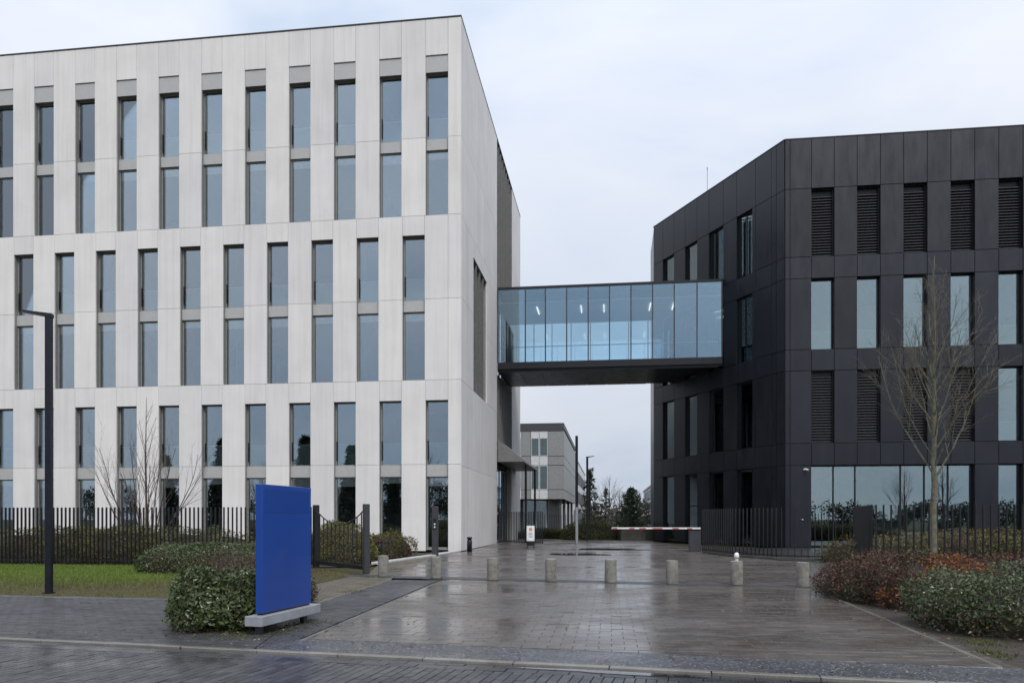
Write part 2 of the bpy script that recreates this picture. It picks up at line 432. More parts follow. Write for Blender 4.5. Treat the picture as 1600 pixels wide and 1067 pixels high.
# ------------------------------------------------------------------ the white office building
TH = math.atan(.1285)
WX, WY = (720.5 - CX) / F * 34.7, 34.7
wb = empty('office_building', (WX, WY, 0), -TH, 'pale concrete six storey office block with rows of narrow tall windows', 'building')
WF = Face(wb, (0, 0), (-1, 0), (0, 1)); WS = Face(wb, (0, 0), (0, 1), (-1, 0))
P, W0, WW = 2.207, .614, 1.056
NB, LEN, DEP, TOP = 12, 28.0, 23.3, 24.56
REC = .29
core = MB()
def wpanel(face, a0, a1, z0, z1, mat='concrete', d0=0.0, th=.08, gap=.011):
    face.box('panel', a0 + gap / 2, a1 - gap / 2, d0, d0 + th, z0 + gap / 2, z1 - gap / 2, mat, bev=.006)
def wwindow(face, a0, a1, z0, z1, lower, ground=False, idx=0):
    w = face.frame('window', a0 + .004, a1 - .004, z0, z1, REC - .03, REC + .05, .05, 'reveal_metal')
    face.box('pane', a0 + .045, a1 - .045, REC, REC + .02, z0 + .045, z1 - .045, 'glass_window', w)
    if lower:
        hb = random.choice([.32, .36, .36, .42]) if not ground else random.choice([.25, .4, .4])
        face.box('blind', a0 + .02, a1 - .02, REC + .035, REC + .07, z1 - .04 - hb, z1 - .04, 'blind_white', w)
    else:
        hr = 1.02
        face.box('glass_rail', a0 + .02, a1 - .02, REC + .10, REC + .115, z0 + .06, z0 + hr, 'glass_rail', w)
        face.box('handrail', a0 + .02, a1 - .02, REC + .09, REC + .125, z0 + hr, z0 + hr + .035, 'blind_white', w)
        # side sash rail on the hinge side
        face.box('sash_handle', a1 - .075, a1 - .045, REC - .06, REC - .03, z0 + .25, z0 + 1.15, 'black_metal', w)
groups = [(0.0, 7.9, 6.96, 3.98, 3.45, 0, .11), (7.9, 15.5, 14.6, 11.62, 11.11, 1, 7.9), (15.5, TOP, 22.88, 19.07, 18.57, 0, 15.5)]
for gi, (zb, zt, head, sill, spb, off, wb0) in enumerate(groups):
    s0 = W0 + off * P / 2
    edges = [0.0]
    nb = NB
    for i in range(nb): edges += [s0 + i * P, s0 + i * P + WW]
    edges.append(LEN)
    jz = sill + .02
    for i in range(nb + 1):                               # piers, panel joints at each storey
        a0, a1 = edges[2 * i], edges[2 * i + 1]
        if i == 0 and off:                                # wide corner pier is two panels
            for q0, q1 in ((a0, W0), (W0, a1)):
                wpanel(WF, q0, q1, zb + .0, jz); wpanel(WF, q0, q1, jz, zt)
        else:
            wpanel(WF, a0, a1, zb, jz); wpanel(WF, a0, a1, jz, zt)
        WF.raw(core, max(a0, .09) + .003, a1 - .003, .078, REC + .12, zb, zt - .02)
    for i in range(nb):
        a0, a1 = edges[2 * i + 1], edges[2 * i + 2]
        top = head
        if gi == 2:
            wpanel(WF, a0, a1, head, zt)
            WF.box('header_panel', a0 + .006, a1 - .006, .05, .12, 22.11, 22.88 - .012, 'header_metal', bev=.004)
            WF.raw(core, a0 - .002, a1 + .002, .115, REC + .12, 22.11, zt - .02); top = 22.11
        else:
            wpanel(WF, a0, a1, head, zt)
            WF.raw(core, a0 - .002, a1 + .002, .078, REC + .12, head + .01, zt - .02)
        WF.box('spandrel', a0 + .004, a1 - .004, .17, REC + .1, spb, sill, 'header_metal', bev=.005)
        WF.box('sill', a0 + .004, a1 - .004, .06, REC + .02, wb0 - .05, wb0 + .012, 'reveal_metal')
        wwindow(WF, a0, a1, wb0 + .014, spb, True, gi == 0, i)
        wwindow(WF, a0, a1, sill + .002, top, False, False, i)
# side face: board-like panels with openings
SJ = [0, 3.94, 7.9, 11.7, 15.47, 19.1, TOP]
cols = [.085] + [1.06 * k for k in range(1, 3)] + [3.2]
cols += [3.2 + 1.05 * k for k in range(1, 5)] + [8.4, 9.35, 10.3, 11.2]
cols2 = [18.3, 19.3, 20.3, 21.3, 22.3, DEP]
for cs in (cols, cols2):
    for i in range(len(cs) - 1):
        a0, a1 = cs[i], cs[i + 1]
        for j in range(len(SJ) - 1):
            z0, z1 = SJ[j], SJ[j + 1]
            if 3.19 < a0 and a1 < 7.41:
                if z0 >= 7.8 and z1 <= 11.8: continue
                if 11.6 < z0 < 12: z0 = 14.6
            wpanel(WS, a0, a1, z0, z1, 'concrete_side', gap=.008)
WS.raw(core, .4, 3.2, .078, .5, 0, TOP - .02); WS.raw(core, 7.4, 11.2, .078, .5, 0, TOP - .02)
WS.raw(core, 3.2, 7.4, .078, .5, 0, 7.88); WS.raw(core, 3.2, 7.4, .078, .5, 14.62, TOP - .02)
WS.raw(core, 18.3, DEP, .078, .5, 0, TOP - .02)
for k in range(4):                                        # slotted window with deep fins
    a0 = 3.2 + k * 1.05
    for z0, z1 in ((7.92, 11.05), (11.2, 14.58)):
        w = WS.frame('window', a0 + .1, a0 + 1.05, z0, z1, .3, .37, .05, 'reveal_metal')
        WS.box('pane', a0 + .14, a0 + 1.01, .33, .345, z0 + .04, z1 - .04, 'glass_window', w)
    WS.box('fin', a0 + .002, a0 + .06, .03, .29, 7.91, 14.59, 'fin_metal')
for z0, z1 in ((0.02, 4.7), (4.85, 10.3), (10.45, 15.4), (15.55, 20), (20.1, TOP - .15)):
    for k in range(6):
        a0 = 11.2 + k * 1.183
        w = WS.frame('window', a0 + .03, a0 + 1.15, z0, z1, .36, .43, .05, 'dark_grey_metal')
        WS.box('pane', a0 + .07, a0 + 1.11, .39, .405, z0 + .04, z1 - .04, 'glass_window', w)
for k in range(9):
    a0 = 11.25 + k * .87
    for z0, z1 in ((15.52, TOP - .1), (6.32, 10.36)): WS.box('fin', a0, a0 + .06, .0, .26, z0, z1, 'fin_metal')
core.build('wall_core', 'reveal_metal', wb)
# closed back and far end, roof, floors, rooms
box('rear_wall', -LEN, -.5, DEP - .3, DEP - .02, 0, TOP - .05, 'concrete', wb)
box('end_wall', -LEN - .3, -LEN - .01, .0, DEP, 0, TOP - .05, 'concrete', wb)
for z0, z1 in ((3.47, 3.96), (7.2, 7.84), (11.13, 11.6), (14.85, 15.44), (18.59, 19.05)):
    box('floor_slab', -LEN + .02, -.52, REC + .13, DEP - .35, z0, z1, 'slab_white', wb)
box('roof', -LEN + .02, -.45, REC + .13, DEP - .32, 23.5, 24.2, 'roof_felt', wb)
for z0, z1 in ((0.02, 3.45), (3.98, 7.18), (7.86, 11.11), (11.62, 14.83), (15.46, 18.57), (19.07, 23.48)):
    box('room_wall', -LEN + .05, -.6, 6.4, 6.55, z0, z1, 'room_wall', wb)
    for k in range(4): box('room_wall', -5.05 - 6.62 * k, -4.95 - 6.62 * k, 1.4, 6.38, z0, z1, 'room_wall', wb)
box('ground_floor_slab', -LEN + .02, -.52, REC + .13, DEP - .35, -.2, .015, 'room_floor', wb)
cp = MB(); cp.box(-LEN, .02, -.03, .42, TOP, TOP + .05); cp.box(-.42, .02, .42, DEP, TOP, TOP + .05)
cp.build('coping', 'dark_grey_metal', wb)
# wedge canopy over the side entrance
can = MB()
x0, x1, y0, y1 = .03, 1.62, 11.25, 20.6
can.add([(x0, y0, 4.95), (x1, y0, 4.95), (x1, y0, 5.08), (x0, y0, 6.3), (x0, y1, 4.95), (x1, y1, 4.95), (x1, y1, 5.08), (x0, y1, 6.3)],
        [(0, 1, 2, 3), (5, 4, 7, 6), (1, 5, 6, 2), (3, 2, 6, 7), (0, 4, 5, 1), (0, 3, 7, 4)])
can.build('entrance_canopy', 'canopy_metal', wb)
MB().tube([(1.45, 14.0, 0), (1.45, 14.0, 4.95)], .075, 12).build('canopy_column', 'black_metal', wb)
MB().tube([(1.45, 20.0, 0), (1.45, 20.0, 4.95)], .075, 12).build('canopy_column', 'black_metal', wb)

# pale cabinets just inside some panes
k = 0
for gi, cols_ in ((0, (2, 4, 9)), (1, (0, 2, 3, 5, 8)), (2, (1, 4, 8))):
    zb, zt, head, sill, spb, off, wb0 = groups[gi]
    for i in cols_:
        a = W0 + off * P / 2 + i * P + random.uniform(.25, .6)
        c, s_ = math.cos(-TH), math.sin(-TH); lx, ly = -a, REC + .5
        cb = empty('cabinet', (WX + lx * c - ly * s_, WY + lx * s_ + ly * c, sill - .02), -TH,
                   'pale low cabinet behind the glass rail of a %s storey window of the pale building' % ('second', 'fourth', 'top')[gi], 'cabinet', 'cabinets inside the office windows')
        h = random.uniform(.45, .7); wd = random.uniform(.4, .65)
        box('carcass', -wd / 2, wd / 2, -.2, .2, .04, h, 'cabinet_white', cb, .01)
        box('cabinet_top', -wd / 2 - .015, wd / 2 + .015, -.215, .215, h + .001, h + .026, 'blind_white', cb)
        box('foot_plinth', -wd / 2 + .03, wd / 2 - .03, -.17, .17, -.0, .039, 'dark_grey_metal', cb)

# ------------------------------------------------------------------ the dark office building
DTH = R(7.2)
DX, DY = (1226 - CX) / F * 39.3, 39.3
db = empty('dark_office_building', (DX, DY, 0), -DTH, 'black metal clad four storey office block with louvred openings and angled corner', 'building')
ang = math.atan2(.931, -.365) + DTH
DF = Face(db, (0, 0), (1, 0), (0, 1)); DSa = (math.cos(ang), math.sin(ang)); DS = Face(db, (0, 0), DSa, (DSa[1], -DSa[0]))
ROWS = [0.0, 4.26, 5.40, 9.16, 10.26, 13.94, 15.06, 18.60, 21.18]
fc = [.02, .275] + [1.34 + 1.131 * k for k in range(14)]
DREC = .34; SREC = .2
dcore = MB()
def louvre(face, a0, a1, z0, z1):
    w = face.frame('louvre', a0 + .004, a1 - .004, z0, z1, .2, .34, .05, 'black_metal')
    n = int((z1 - z0 - .25) / .145)
    for k in range(n):
        zz = z0 + .08 + k * .145
        me = _bx.get(('slat', round(a1 - a0, 3)))
        if me is None:
            hx = (a1 - a0) / 2 - .055; m = MB()
            m.add([(-hx, -.055, 0), (hx, -.055, 0), (hx, .055, .085), (-hx, .055, .085), (-hx, -.055, .022), (hx, -.055, .022), (hx, .055, .1), (-hx, .055, .1)],
                  [(0, 1, 2, 3), (7, 6, 5, 4), (0, 4, 5, 1), (1, 5, 6, 2), (2, 6, 7, 3), (3, 7, 4, 0)])
            me = m.mesh('slat'); me.materials.append(M['dark_grey_metal']); _bx[('slat', round(a1 - a0, 3))] = me
        pa, pd, pz = w['_c']
        link('slat', me, None, w, (0, 0, zz - pz))
    face.box('backing', a0 + .05, a1 - .05, .345, .36, z0 + .05, z1 - .05, 'black_metal', w)
def dwindow(face, a0, a1, z0, z1, mull=(), trans=(), gl='glass_dark'):
    DREC = SREC if face is DS else .34
    w = face.frame('window', a0 + .004, a1 - .004, z0, z1, DREC - .06, DREC + .04, .055, 'black_metal', mull, trans)
    es = [a0] + list(mull) + [a1]
    for q0, q1 in zip(es, es[1:]):
        face.box('pane', q0 + .035, q1 - .035, DREC - .01, DREC + .006, z0 + .05, z1 - .05, gl, w)
    if z1 - z0 > 3 and z0 > 4.5:
        face.box('glass_rail', a0 + .05, a1 - .05, DREC + .08, DREC + .095, z0 + .05, z0 + 1.0, 'glass_rail', w)
        face.box('handrail', a0 + .05, a1 - .05, DREC + .075, DREC + .1, z0 + 1.0, z0 + 1.03, 'header_metal', w)
    return w
def dcell(face, a0, a1, z0, z1):
    g = .024; face.box('panel', a0 + g / 2, a1 - g / 2, 0, .045, z0 + g / 2, z1 - g / 2, 'dark_panel', bev=.004)
    face.raw(dcore, a0 - .003, a1 + .003, .06, DREC + .1, z0 - .003 if z0 > 0 else 0, z1 + .003 if z1 < 21 else z1 - .03)
for i in range(len(fc) - 1):
    a0, a1 = fc[i], fc[i + 1]; bay = i - 2                 # bays 1,3,5.. hold openings (i=2 is the first)
    for j in range(8):
        z0, z1 = ROWS[j], ROWS[j + 1]
        if j == 0 and 2 <= i <= 8: continue
        opening = (i >= 2 and (i - 2) % 2 == 0 and j in (1 - 1, 2, 4, 6))
        if opening and j == 0 and i == 2: continue
        if opening:
            k = (i - 2) // 2
            if j == 6 or (j == 2 and k < 4): louvre(DF, a0, a1, z0, z1)
            else: dwindow(DF, a0, a1, z0 + .004, z1 - .004)
            continue
        dcell(DF, a0, a1, z0, z1)
ga0, ga1 = fc[2], fc[9]
dwindow(DF, ga0, ga1, .05, 4.256, [fc[3] + .03, fc[4] - .02, fc[6] - .05, fc[7] - .03, fc[8] - .02])
sc_ = [.02, .63, 1.02, 2.28, 3.89, 5.11, 6.48, 7.69, 8.95, 10.2, 11.5, 12.65]
for i in range(len(sc_) - 1):
    a0, a1 = sc_[i], sc_[i + 1]
    for j in range(8):
        z0, z1 = ROWS[j], ROWS[j + 1]
        if i in (3, 5, 7, 9) and j in (0, 2, 4, 6):
            b0 = a0 + (.28 if i == 3 else 0)
            if b0 > a0: dcell(DS, a0, b0 - .0, z0, z1)
            dwindow(DS, b0, a1, z0 + (.05 if j == 0 else .004), z1 - .004, trans=((2.3,) if j == 0 and i == 7 else ()))
            continue
        dcell(DS, a0, a1, z0, z1)
dcore.build('wall_core', 'black_metal', db)
end = DS.at(12.65, 0, 0); FE = fc[-1]
poly = [(.55, .42), (FE - .02, .42), (FE - .02, 16), (end[0] + .4, 16), DS.at(12.6, .46, 0)[:2], DS.at(.6, .46, 0)[:2]]
for z0, z1, mt in ((-.2, .012, 'room_floor'), (4.30, 5.36, 'slab_white'), (9.2, 10.22, 'slab_white'), (13.98, 15.02, 'slab_white'), (18.65, 20.7, 'roof_felt')):
    prism(ccw(poly), z0, z1).build('floor_slab' if z0 < 18 else 'roof', mt, db)
for z0, z1 in ((.02, 4.28), (5.38, 9.18), (10.24, 13.96), (15.04, 18.63)):
    box('room_wall', 5.5, FE - .1, 6.0, 6.15, z0, z1, 'room_wall', db)
    box('room_wall', 1.0, 1.15, 6.2, 15.5, z0, z1, 'room_wall', db)
box('rear_wall', end[0] + .1, FE, 16.02, 16.3, 0, 21.1, 'dark_panel', db)
box('end_wall', FE + .01, FE + .2, 0, 16.3, 0, 21.1, 'dark_panel', db)
rw = MB(); e2 = DS.at(12.67, .05, 0)
rw.add([(e2[0], e2[1], 0), (e2[0] + .3, e2[1] + .1, 0), (end[0] + .35, 16.0, 0), (end[0] + .08, 16.0, 0), (e2[0], e2[1], 21.15), (e2[0] + .3, e2[1] + .1, 21.15), (end[0] + .35, 16.0, 21.15), (end[0] + .08, 16.0, 21.15)],
       [(0, 1, 2, 3), (7, 6, 5, 4), (0, 4, 5, 1), (1, 5, 6, 2), (2, 6, 7, 3), (3, 7, 4, 0)])
rw.build('flank_wall', 'dark_panel', db)
cp = MB(); DF.raw(cp, 0, FE, -.02, .35, 21.18, 21.23); DS.raw(cp, .03, 12.67, -.02, .35, 21.181, 21.229); cp.build('coping', 'black_metal', db)

# ------------------------------------------------------------------ the glazed footbridge
bx0 = .03
c_, s_ = math.cos(-TH), math.sin(-TH)
def wloc(lx, ly): return (WX + lx * c_ - ly * s_, WY + lx * s_ + ly * c_)
BV = 11.22; BL = 13.33; BD = 5.4
bo = wloc(bx0, BV)
br = empty('glazed_footbridge', (bo[0], bo[1], 0), -TH, 'blue glazed enclosed footbridge spanning between the pale and the black building', 'footbridge')
ZT, ZB = 15.47, 10.95
# the right end is cut to the dark wall's line: find its x at each depth
def wallx(v):
    lo, hi = 0, 12.65
    best = None
    for k in range(400):
        A = 12.65 * k / 399; p = DS.at(A, 0, 0)
        cd, sd_ = math.cos(-DTH), math.sin(-DTH)
        X, Y = DX + p[0] * cd - p[1] * sd_, DY + p[0] * sd_ + p[1] * cd
        rx, ry = X - bo[0], Y - bo[1]
        lx, ly = rx * math.cos(TH) - ry * math.sin(TH), rx * math.sin(TH) + ry * math.cos(TH)
        if best is None or abs(ly - v) < best[0]: best = (abs(ly - v), lx)
    return best[1]
XF, XR = min(wallx(0), BL + .1), wallx(BD)
def bslab(name, z0, z1, mat, y0=0.0, y1=BD, over=.12):
    f = lambda v: XF + (XR - XF) * v / BD
    return prism([(-.02, y0), (f(y0) + over, y0), (f(y1) + over, y1), (-.02, y1)], z0, z1).build(name, mat, br)
bslab('deck', 10.45, 10.92, 'black_metal', .12, BD - .1)
bslab('roof', 15.12, 15.40, 'dark_grey_metal', .12, BD - .1)
bslab('ceiling', 14.55, 14.62, 'white_cladding', .2, BD - .2)
bslab('floor', 10.921, 10.96, 'interior_blue', .2, BD - .2)
box('fascia', 0, XF, -.02, .10, 10.55, 10.95, 'black_metal', br); box('fascia', 0, XF, -.02, .10, 15.36, 15.50, 'black_metal', br)
box('fascia', 0, XR, BD - .09, BD + .03, 10.55, 10.95, 'black_metal', br); box('fascia', 0, XR, BD - .09, BD + .03, 14.6, 15.50, 'black_metal', br)
for k in range(10):                                       # soffit cladding panels
    a0, a1 = XF * k / 10 * .985, XF * (k + 1) / 10 * .985
    if a1 < XR: box('soffit_panel', a0 + .01, a1 - .01, .15, BD - .15, 10.39, 10.44, 'dark_panel', br, .004)
    else: box('soffit_panel', a0 + .01, a1 - .01, .15, max(.6, BD * (XF - a1) / max(.1, XF - XR)), 10.39, 10.44, 'dark_panel', br, .004)
mxp = [776.5, 819.8, 851.5, 885, 919, 952.6, 986.4, 1020.6, 1054.8, 1090.7, 1130]
xs = []
for p in mxp:
    r_ = (p - CX) / F; xs.append((r_ * bo[1] - bo[0]) / (math.cos(TH) + r_ * math.sin(TH)))
xs = [x - xs[0] for x in xs]; xs = [x * (XF - .03) / xs[-1] + .015 for x in xs]
for i, x in enumerate(xs):
    box('mullion', x - .035, x + .035, -.01, .11, 10.951, 15.359, 'dark_grey_metal', br)
    if i < 10:
        box('pane', x + .035, xs[i + 1] - .035, .03, .05, 10.951, 15.359, 'glass_bridge', br)
    if x < XR: box('mullion', x - .03, x + .03, BD - .07, BD + .01, 10.951, 14.599, 'dark_grey_metal', br)
    if i < 10 and xs[i + 1] < XR + .3: box('pane', x + .03, min(xs[i + 1], XR) - .03, BD - .04, BD - .02, 10.951, 14.599, 'glass_bridge', br)
box('handrail', .1, XF - .2, .30, .34, 11.9, 11.95, 'header_metal', br); box('handrail', .1, XR - .2, BD - .34, BD - .3, 11.9, 11.95, 'header_metal', br)
for i, x in enumerate((2.3, 5.0, 6.4, 9.2, 10.6)):
    o = box('ceiling_light', x - .025, x + .025, 1.0, 2.6, 14.47, 14.53, 'lamp_glow', br)

# ------------------------------------------------------------------ ground
tag(sheet('ground', [(-900, -900), (900, -900), (900, 900), (-900, 900)], -.09, 'ground_cover'))
K0 = np.array((0.0, 7.83)); SA = math.atan(-.25)
SV = np.array((math.cos(SA), math.sin(SA))); SN = np.array((-math.sin(SA), math.cos(SA)))
def S(s, t): p = K0 + SV * s + SN * t; return (float(p[0]), float(p[1]))
ZR = -.02
road = sheet('road', [S(-70, -11), S(70, -11), S(70, 0), S(-70, 0)], ZR - .022, 'joint')
pave('sett', road, [S(-11, -3.2), S(9, -3.2), S(9, -.33), S(-11, -.33)], S(0, 0), SA + math.pi / 2, .20, .10, ZR, 'sett', 300, .008)
pave('gutter_sett', road, [S(-11, -.325), S(9, -.325), S(9, -.008), S(-11, -.008)], S(0, 0), SA, .32, .16, ZR + .001, 'sett', 60, .008)
kerb = sheet('kerb', [S(-70, .01), S(70, .01), S(70, .13), S(-70, .13)], -.03, 'joint')
for k in range(-12, 10):
    m = box_mesh(.99, .095, .12, 'kerb_stone', .008); p = S(k + .5, .07)
    link('kerb_stone', m, None, kerb, (p[0], p[1], -.054 + random.gauss(0, .0015)), SA)
fw = sheet('footway', [S(-70, .13), S(-3.0, .13), (-2.62, 9.37), (-1.7, 18.4), (-2.94, 18.6), (-3.46, 13.5), (-6.65, 14.4), (-60, 22.5)], -.024, 'joint')
pave('brick', fw, [S(-12.5, .135), S(-3.12, .135), (-3.46, 13.48), (-6.65, 14.38), (-12.5, 15.25)], S(0, .13), SA, .2, .1, 0, 'footway_brick', 300, .007)
pave('brick', fw, [S(-3.10, .135), (-2.66, 9.40), (-1.80, 18.35), (-2.92, 18.55), (-3.46, 13.48)], S(0, .13), SA, .2, .1, 0, 'footway_brick', 60, .007)
st = sheet('granite_strip', [S(-3.1, .135), S(60, .135), S(60, .95), S(-2.95, .95)], -.003, 'granite_strip')
dw = sheet('driveway', [S(-2.9, .955), S(5.5, .955), (6.5, 16.4), (7.0, 16.6), (10.4, 22.4), (10.9, 25.7), (9.6, 27.3), (8.4, 33), (9.5, 38), (9.5, 75), (-.0, 75), (-2.2, 34.8), (-3.0, 30.5), (-3.7, 20.5), (-1.7, 18.4)], -.021, 'joint')
bl0, bl1 = G(560, 899.0), G(1290, 917.5)                 # line of the bollards
def onb(t, d): 
    ux, uy = bl1[0] - bl0[0], bl1[1] - bl0[1]; L = math.hypot(ux, uy); ux, uy = ux / L, uy / L
    return (bl0[0] + (bl1[0] - bl0[0]) * t - uy * d, bl0[1] + (bl1[1] - bl0[1]) * t + ux * d)
ba = math.atan2(bl1[1] - bl0[1], bl1[0] - bl0[0])
pave('slab', dw, [S(-2.87, .962), S(5.02, .962), onb(.97, -.36), (-1.68, onb(.27, -.36)[1])], (0, 8), -TH, .30, .20, 0, 'slab', 300, .003)
pave('band_sett', dw, [onb(-.03, -.35), onb(1.0, -.35), onb(1.0, .30), onb(-.03, .30)], bl0, ba, .2, .1, .001, 'footway_brick', 40, .007)
bp = [onb(.0, .31), onb(1.0, .31)]
for rg in ([bp[0], bp[1], (10.3, 22.4), (10.8, 25.6), (9.5, 27.2), (-3.05, 27.0)], [(-3.05, 27.01), (9.5, 27.21), (8.35, 33), (-2.6, 32.5), (-3.0, 30.5)], [(-2.6, 32.51), (8.35, 33.01), (9.2, 37.5), (-2.15, 34.6)]):
    pave('slab', dw, rg, (0, 8), -TH, .30, .20, .0, 'slab', 0, .004)
pave('slab', dw, [(-2.15, 34.62), (9.2, 37.52), (9.4, 52), (.3, 57)], (0, 8), -TH, .65, .65, .0, 'slab', 0, .012)
sheet('rear_road', [(-.0, 57), (9.3, 52), (60, 78), (60, 90), (-10, 90)], -.012, 'asphalt')
# edging strips of the driveway
def edging(name, p, q, w, mat, z=.006, n=None, par=None):
    L = math.hypot(q[0] - p[0], q[1] - p[1]); a = math.atan2(q[1] - p[1], q[0] - p[0]); n = n or max(1, round(L / .8)); l = L / n
    for k in range(n):
        t = (k + .5) / n
        link(name, box_mesh(l - .008, w, .08, mat, .006), None, par, (p[0] + (q[0] - p[0]) * t, p[1] + (q[1] - p[1]) * t, z - .04), a)
edging('edging_stone', (-2.60, 9.36), (-1.74, 18.1), .05, 'edge_stone', .003, par=dw)
edging('edging_stone', (4.93, 7.62), (6.45, 16.15), .05, 'edge_stone', .006, par=dw)
edging('edging_stone', (-3.47, 13.45), (-2.96, 18.5), .05, 'edge_stone', .008, par=fw)
edging('edging_stone', (-16, 15.76), (-3.5, 13.52), .045, 'edge_stone', .006, par=fw)
mp_ = sheet('mossy_path', [(-3.44, 13.6), (-2.99, 18.5), (-3.05, 19.6), (-4.0, 20.4), (-4.3, 20.2), (-5.0, 16), (-4.6, 13.9)], -.022, 'soil')
pave('paver', mp_, [(-3.42, 13.6), (-2.99, 18.5), (-3.05, 19.5), (-4.1, 20.4), (-4.6, 17), (-4.2, 13.75)], (0, 0), -TH, .3, .15, -.004, 'moss_paver', 100, .012)
mp2 = sheet('entrance_path', [(-3.7, 20.2), (-3.06, 19.75), (-3.02, 30.4), (-4.3, 24.5)], -.015, 'soil')
pave('paver', mp2, [(-3.9, 20.3), (-3.06, 19.8), (-3.02, 30.3), (-4.4, 25.0)], (0, 0), -TH, .3, .15, .0, 'moss_paver', 100, .012)
wk = sheet('white_kerb', [(-4.6, 24.9), (-3.02, 30.6), (-2.4, 34.2), (-3.5, 34.3), (-4.0, 31.5)], -.012, 'soil')
edging('white_kerb_stone', (-4.55, 25.2), (-3.1, 31.0), .32, 'white_kerb', .05, par=wk)
edging('white_kerb_stone', (-3.15, 31.3), (-2.5, 34.3), .3, 'white_kerb', .05, par=wk)
sl = sheet('planting_bed', [(-45, 24.4), (-4.7, 24.4), (-4.0, 31.5), (-3.5, 34.4), (-45, 40)], -.06, 'soil')
br_bed = [(4.99, 7.6), S(7.0, .96), S(40, .96), (40, 12), (30, 20), (10.5, 21.7), (10.3, 22.3), (7.0, 16.5), (6.5, 16.1)]
sheet('hedge_bed', br_bed, -.012, 'soil')
sheet('forecourt', [(10.9, 25.8), (11.8, 26.0), (10.5, 21.7), (60, 15.5), (60, 34), (14.3, 39.5), (9.5, 38), (8.45, 33), (9.65, 27.4)], -.018, 'asphalt')
fk = sheet('fence_kerb', [(10.9, 25.8), (9.65, 27.4), (8.45, 33), (8.6, 33), (9.8, 27.5), (11, 25.95)], -.010, 'joint')
for p_, q_ in (((8.4, 33), (8.72, 29.8)), ((8.72, 29.8), (9.62, 27.45)), ((9.62, 27.45), (11.75, 26.02))): edging('kerb_stone', p_, q_, .14, 'planter_concrete', .1, par=fk)
side_fw = sheet('side_footway', [S(5.6, .95), S(60, .95), S(60, 1.9), S(7.5, 1.9)], -.003, 'granite_strip')

# puddles: thin films of water lying on the paving
def puddle(cx, cy, rx, ry, rot, z):
    n = 28; pts = []
    ph = [random.uniform(0, 6.28) for _ in range(3)]
    for k in range(n):
        t = 2 * math.pi * k / n; r = 1 + .2 * math.sin(2 * t + ph[0]) + .14 * math.sin(3 * t + ph[1]) + .1 * math.sin(5 * t + ph[2])
        x, y = rx * r * math.cos(t), ry * r * math.sin(t)
        pts.append((cx + x * math.cos(rot) - y * math.sin(rot), cy + x * math.sin(rot) + y * math.cos(rot)))
    sheet('puddle', pts, z, 'water')
p = S(1.15, -.13); puddle(p[0], p[1], .85, .07, SA, ZR + .007)
p = S(3.2, -.15); puddle(p[0], p[1], .6, .05, SA, ZR + .007)
for px, py, rx, ry in ((905, 866, 1.6, .8), (950, 858, 2.0, 1.0)):
    g = G(px, py); puddle(g[0], g[1], rx, ry, -TH, .008)

# lawn
lawn_poly = [(-45, 20.3), (-16, 15.8), (-3.52, 13.56), (-4.2, 13.9), (-4.7, 17), (-4.2, 20.3), (-6.0, 23.4), (-45, 28.4)]
lawn = sheet('lawn', lawn_poly, -.014, 'lawn_soil')
def blades(name, n, sampler, hmin, hmax, cols, mat='grass_blade', parent=None):
    V = np.zeros((n, 3, 3)); C = np.zeros((n, 3, 4)); C[..., 3] = 1
    for i in range(n):
        x, y, dens = sampler(); h = random.uniform(hmin, hmax) * dens; a = random.uniform(0, 6.28); w = .0045 + .004 * random.random()
        lx, ly = random.gauss(0, .45) * h, random.gauss(0, .45) * h
        V[i, 0] = (x - w * math.cos(a), y - w * math.sin(a), -.014); V[i, 1] = (x + w * math.cos(a), y + w * math.sin(a), -.014); V[i, 2] = (x + lx, y + ly, -.014 + h)
        c = cols(x, y); C[i, :, :3] = c
    me = bpy.data.meshes.new(name); me.from_pydata(V.reshape(-1, 3).tolist(), [], [(3 * i, 3 * i + 1, 3 * i + 2) for i in range(n)])
    at = me.attributes.new('Col', 'FLOAT_COLOR', 'POINT'); at.data.foreach_set('color', C.reshape(-1))
    o = link(name, me, mat, parent); o['kind'] = 'stuff'; return o
def inpoly(x, y, poly):
    r = False; n = len(poly)
    for i in range(n):
        x0, y0 = poly[i]; x1, y1 = poly[(i + 1) % n]
        if (y0 > y) != (y1 > y) and x < (x1 - x0) * (y - y0) / (y1 - y0) + x0: r = not r
    return r
def lawn_s():
    while True:
        x, y = random.uniform(-18.5, -3.5), random.uniform(13.5, 25)
        if inpoly(x, y, lawn_poly):
            w = max(0, min(1, (-5.0 - x) / 3.5)) * max(.08, min(1, (y - (15.0 - .16 * (x + 6))) / 3.2)) + .22 * math.sin(x * 1.7 + 1.3 * math.sin(y * 1.1)) * math.sin(y * 2.3 + x * .6) + .06
            if random.random() < .10 + .95 * w: return x, y, .55 + .6 * max(0, w)
def lawn_c(x, y):
    g = max(0, min(1, (-5.5 - x) / 4)) * max(0.05, min(1, (y - (15.2 - .16 * (x + 6))) / 3.5)); g = max(0, min(1, g + random.gauss(0, .22)))
    a, b = np.array((.14, .12, .05)), np.array((.16, .24, .034)); return (a * (1 - g) + b * g) * random.uniform(.75, 1.2)
gr = blades('grass', 70000, lawn_s, .03, .085, lawn_c); tag(gr, 'short green lawn grass thinning to bare ground towards the path', 'grass')
def tuft_s():
    cx, cy, r = random.choice([(-3.1, 10.1, .5), (-2.95, 10.8, .45), (-3.7, 9.75, .45), (-3.45, 9.6, .3), (-3.55, 19.7, .5), (-3.25, 15.5, .35), (5.7, 9.2, .35), (5.35, 8.4, .3), (6.35, 13.6, .3), (6.75, 16.4, .4)])
    return cx + random.gauss(0, r * .4), cy + random.gauss(0, r * .5), .8
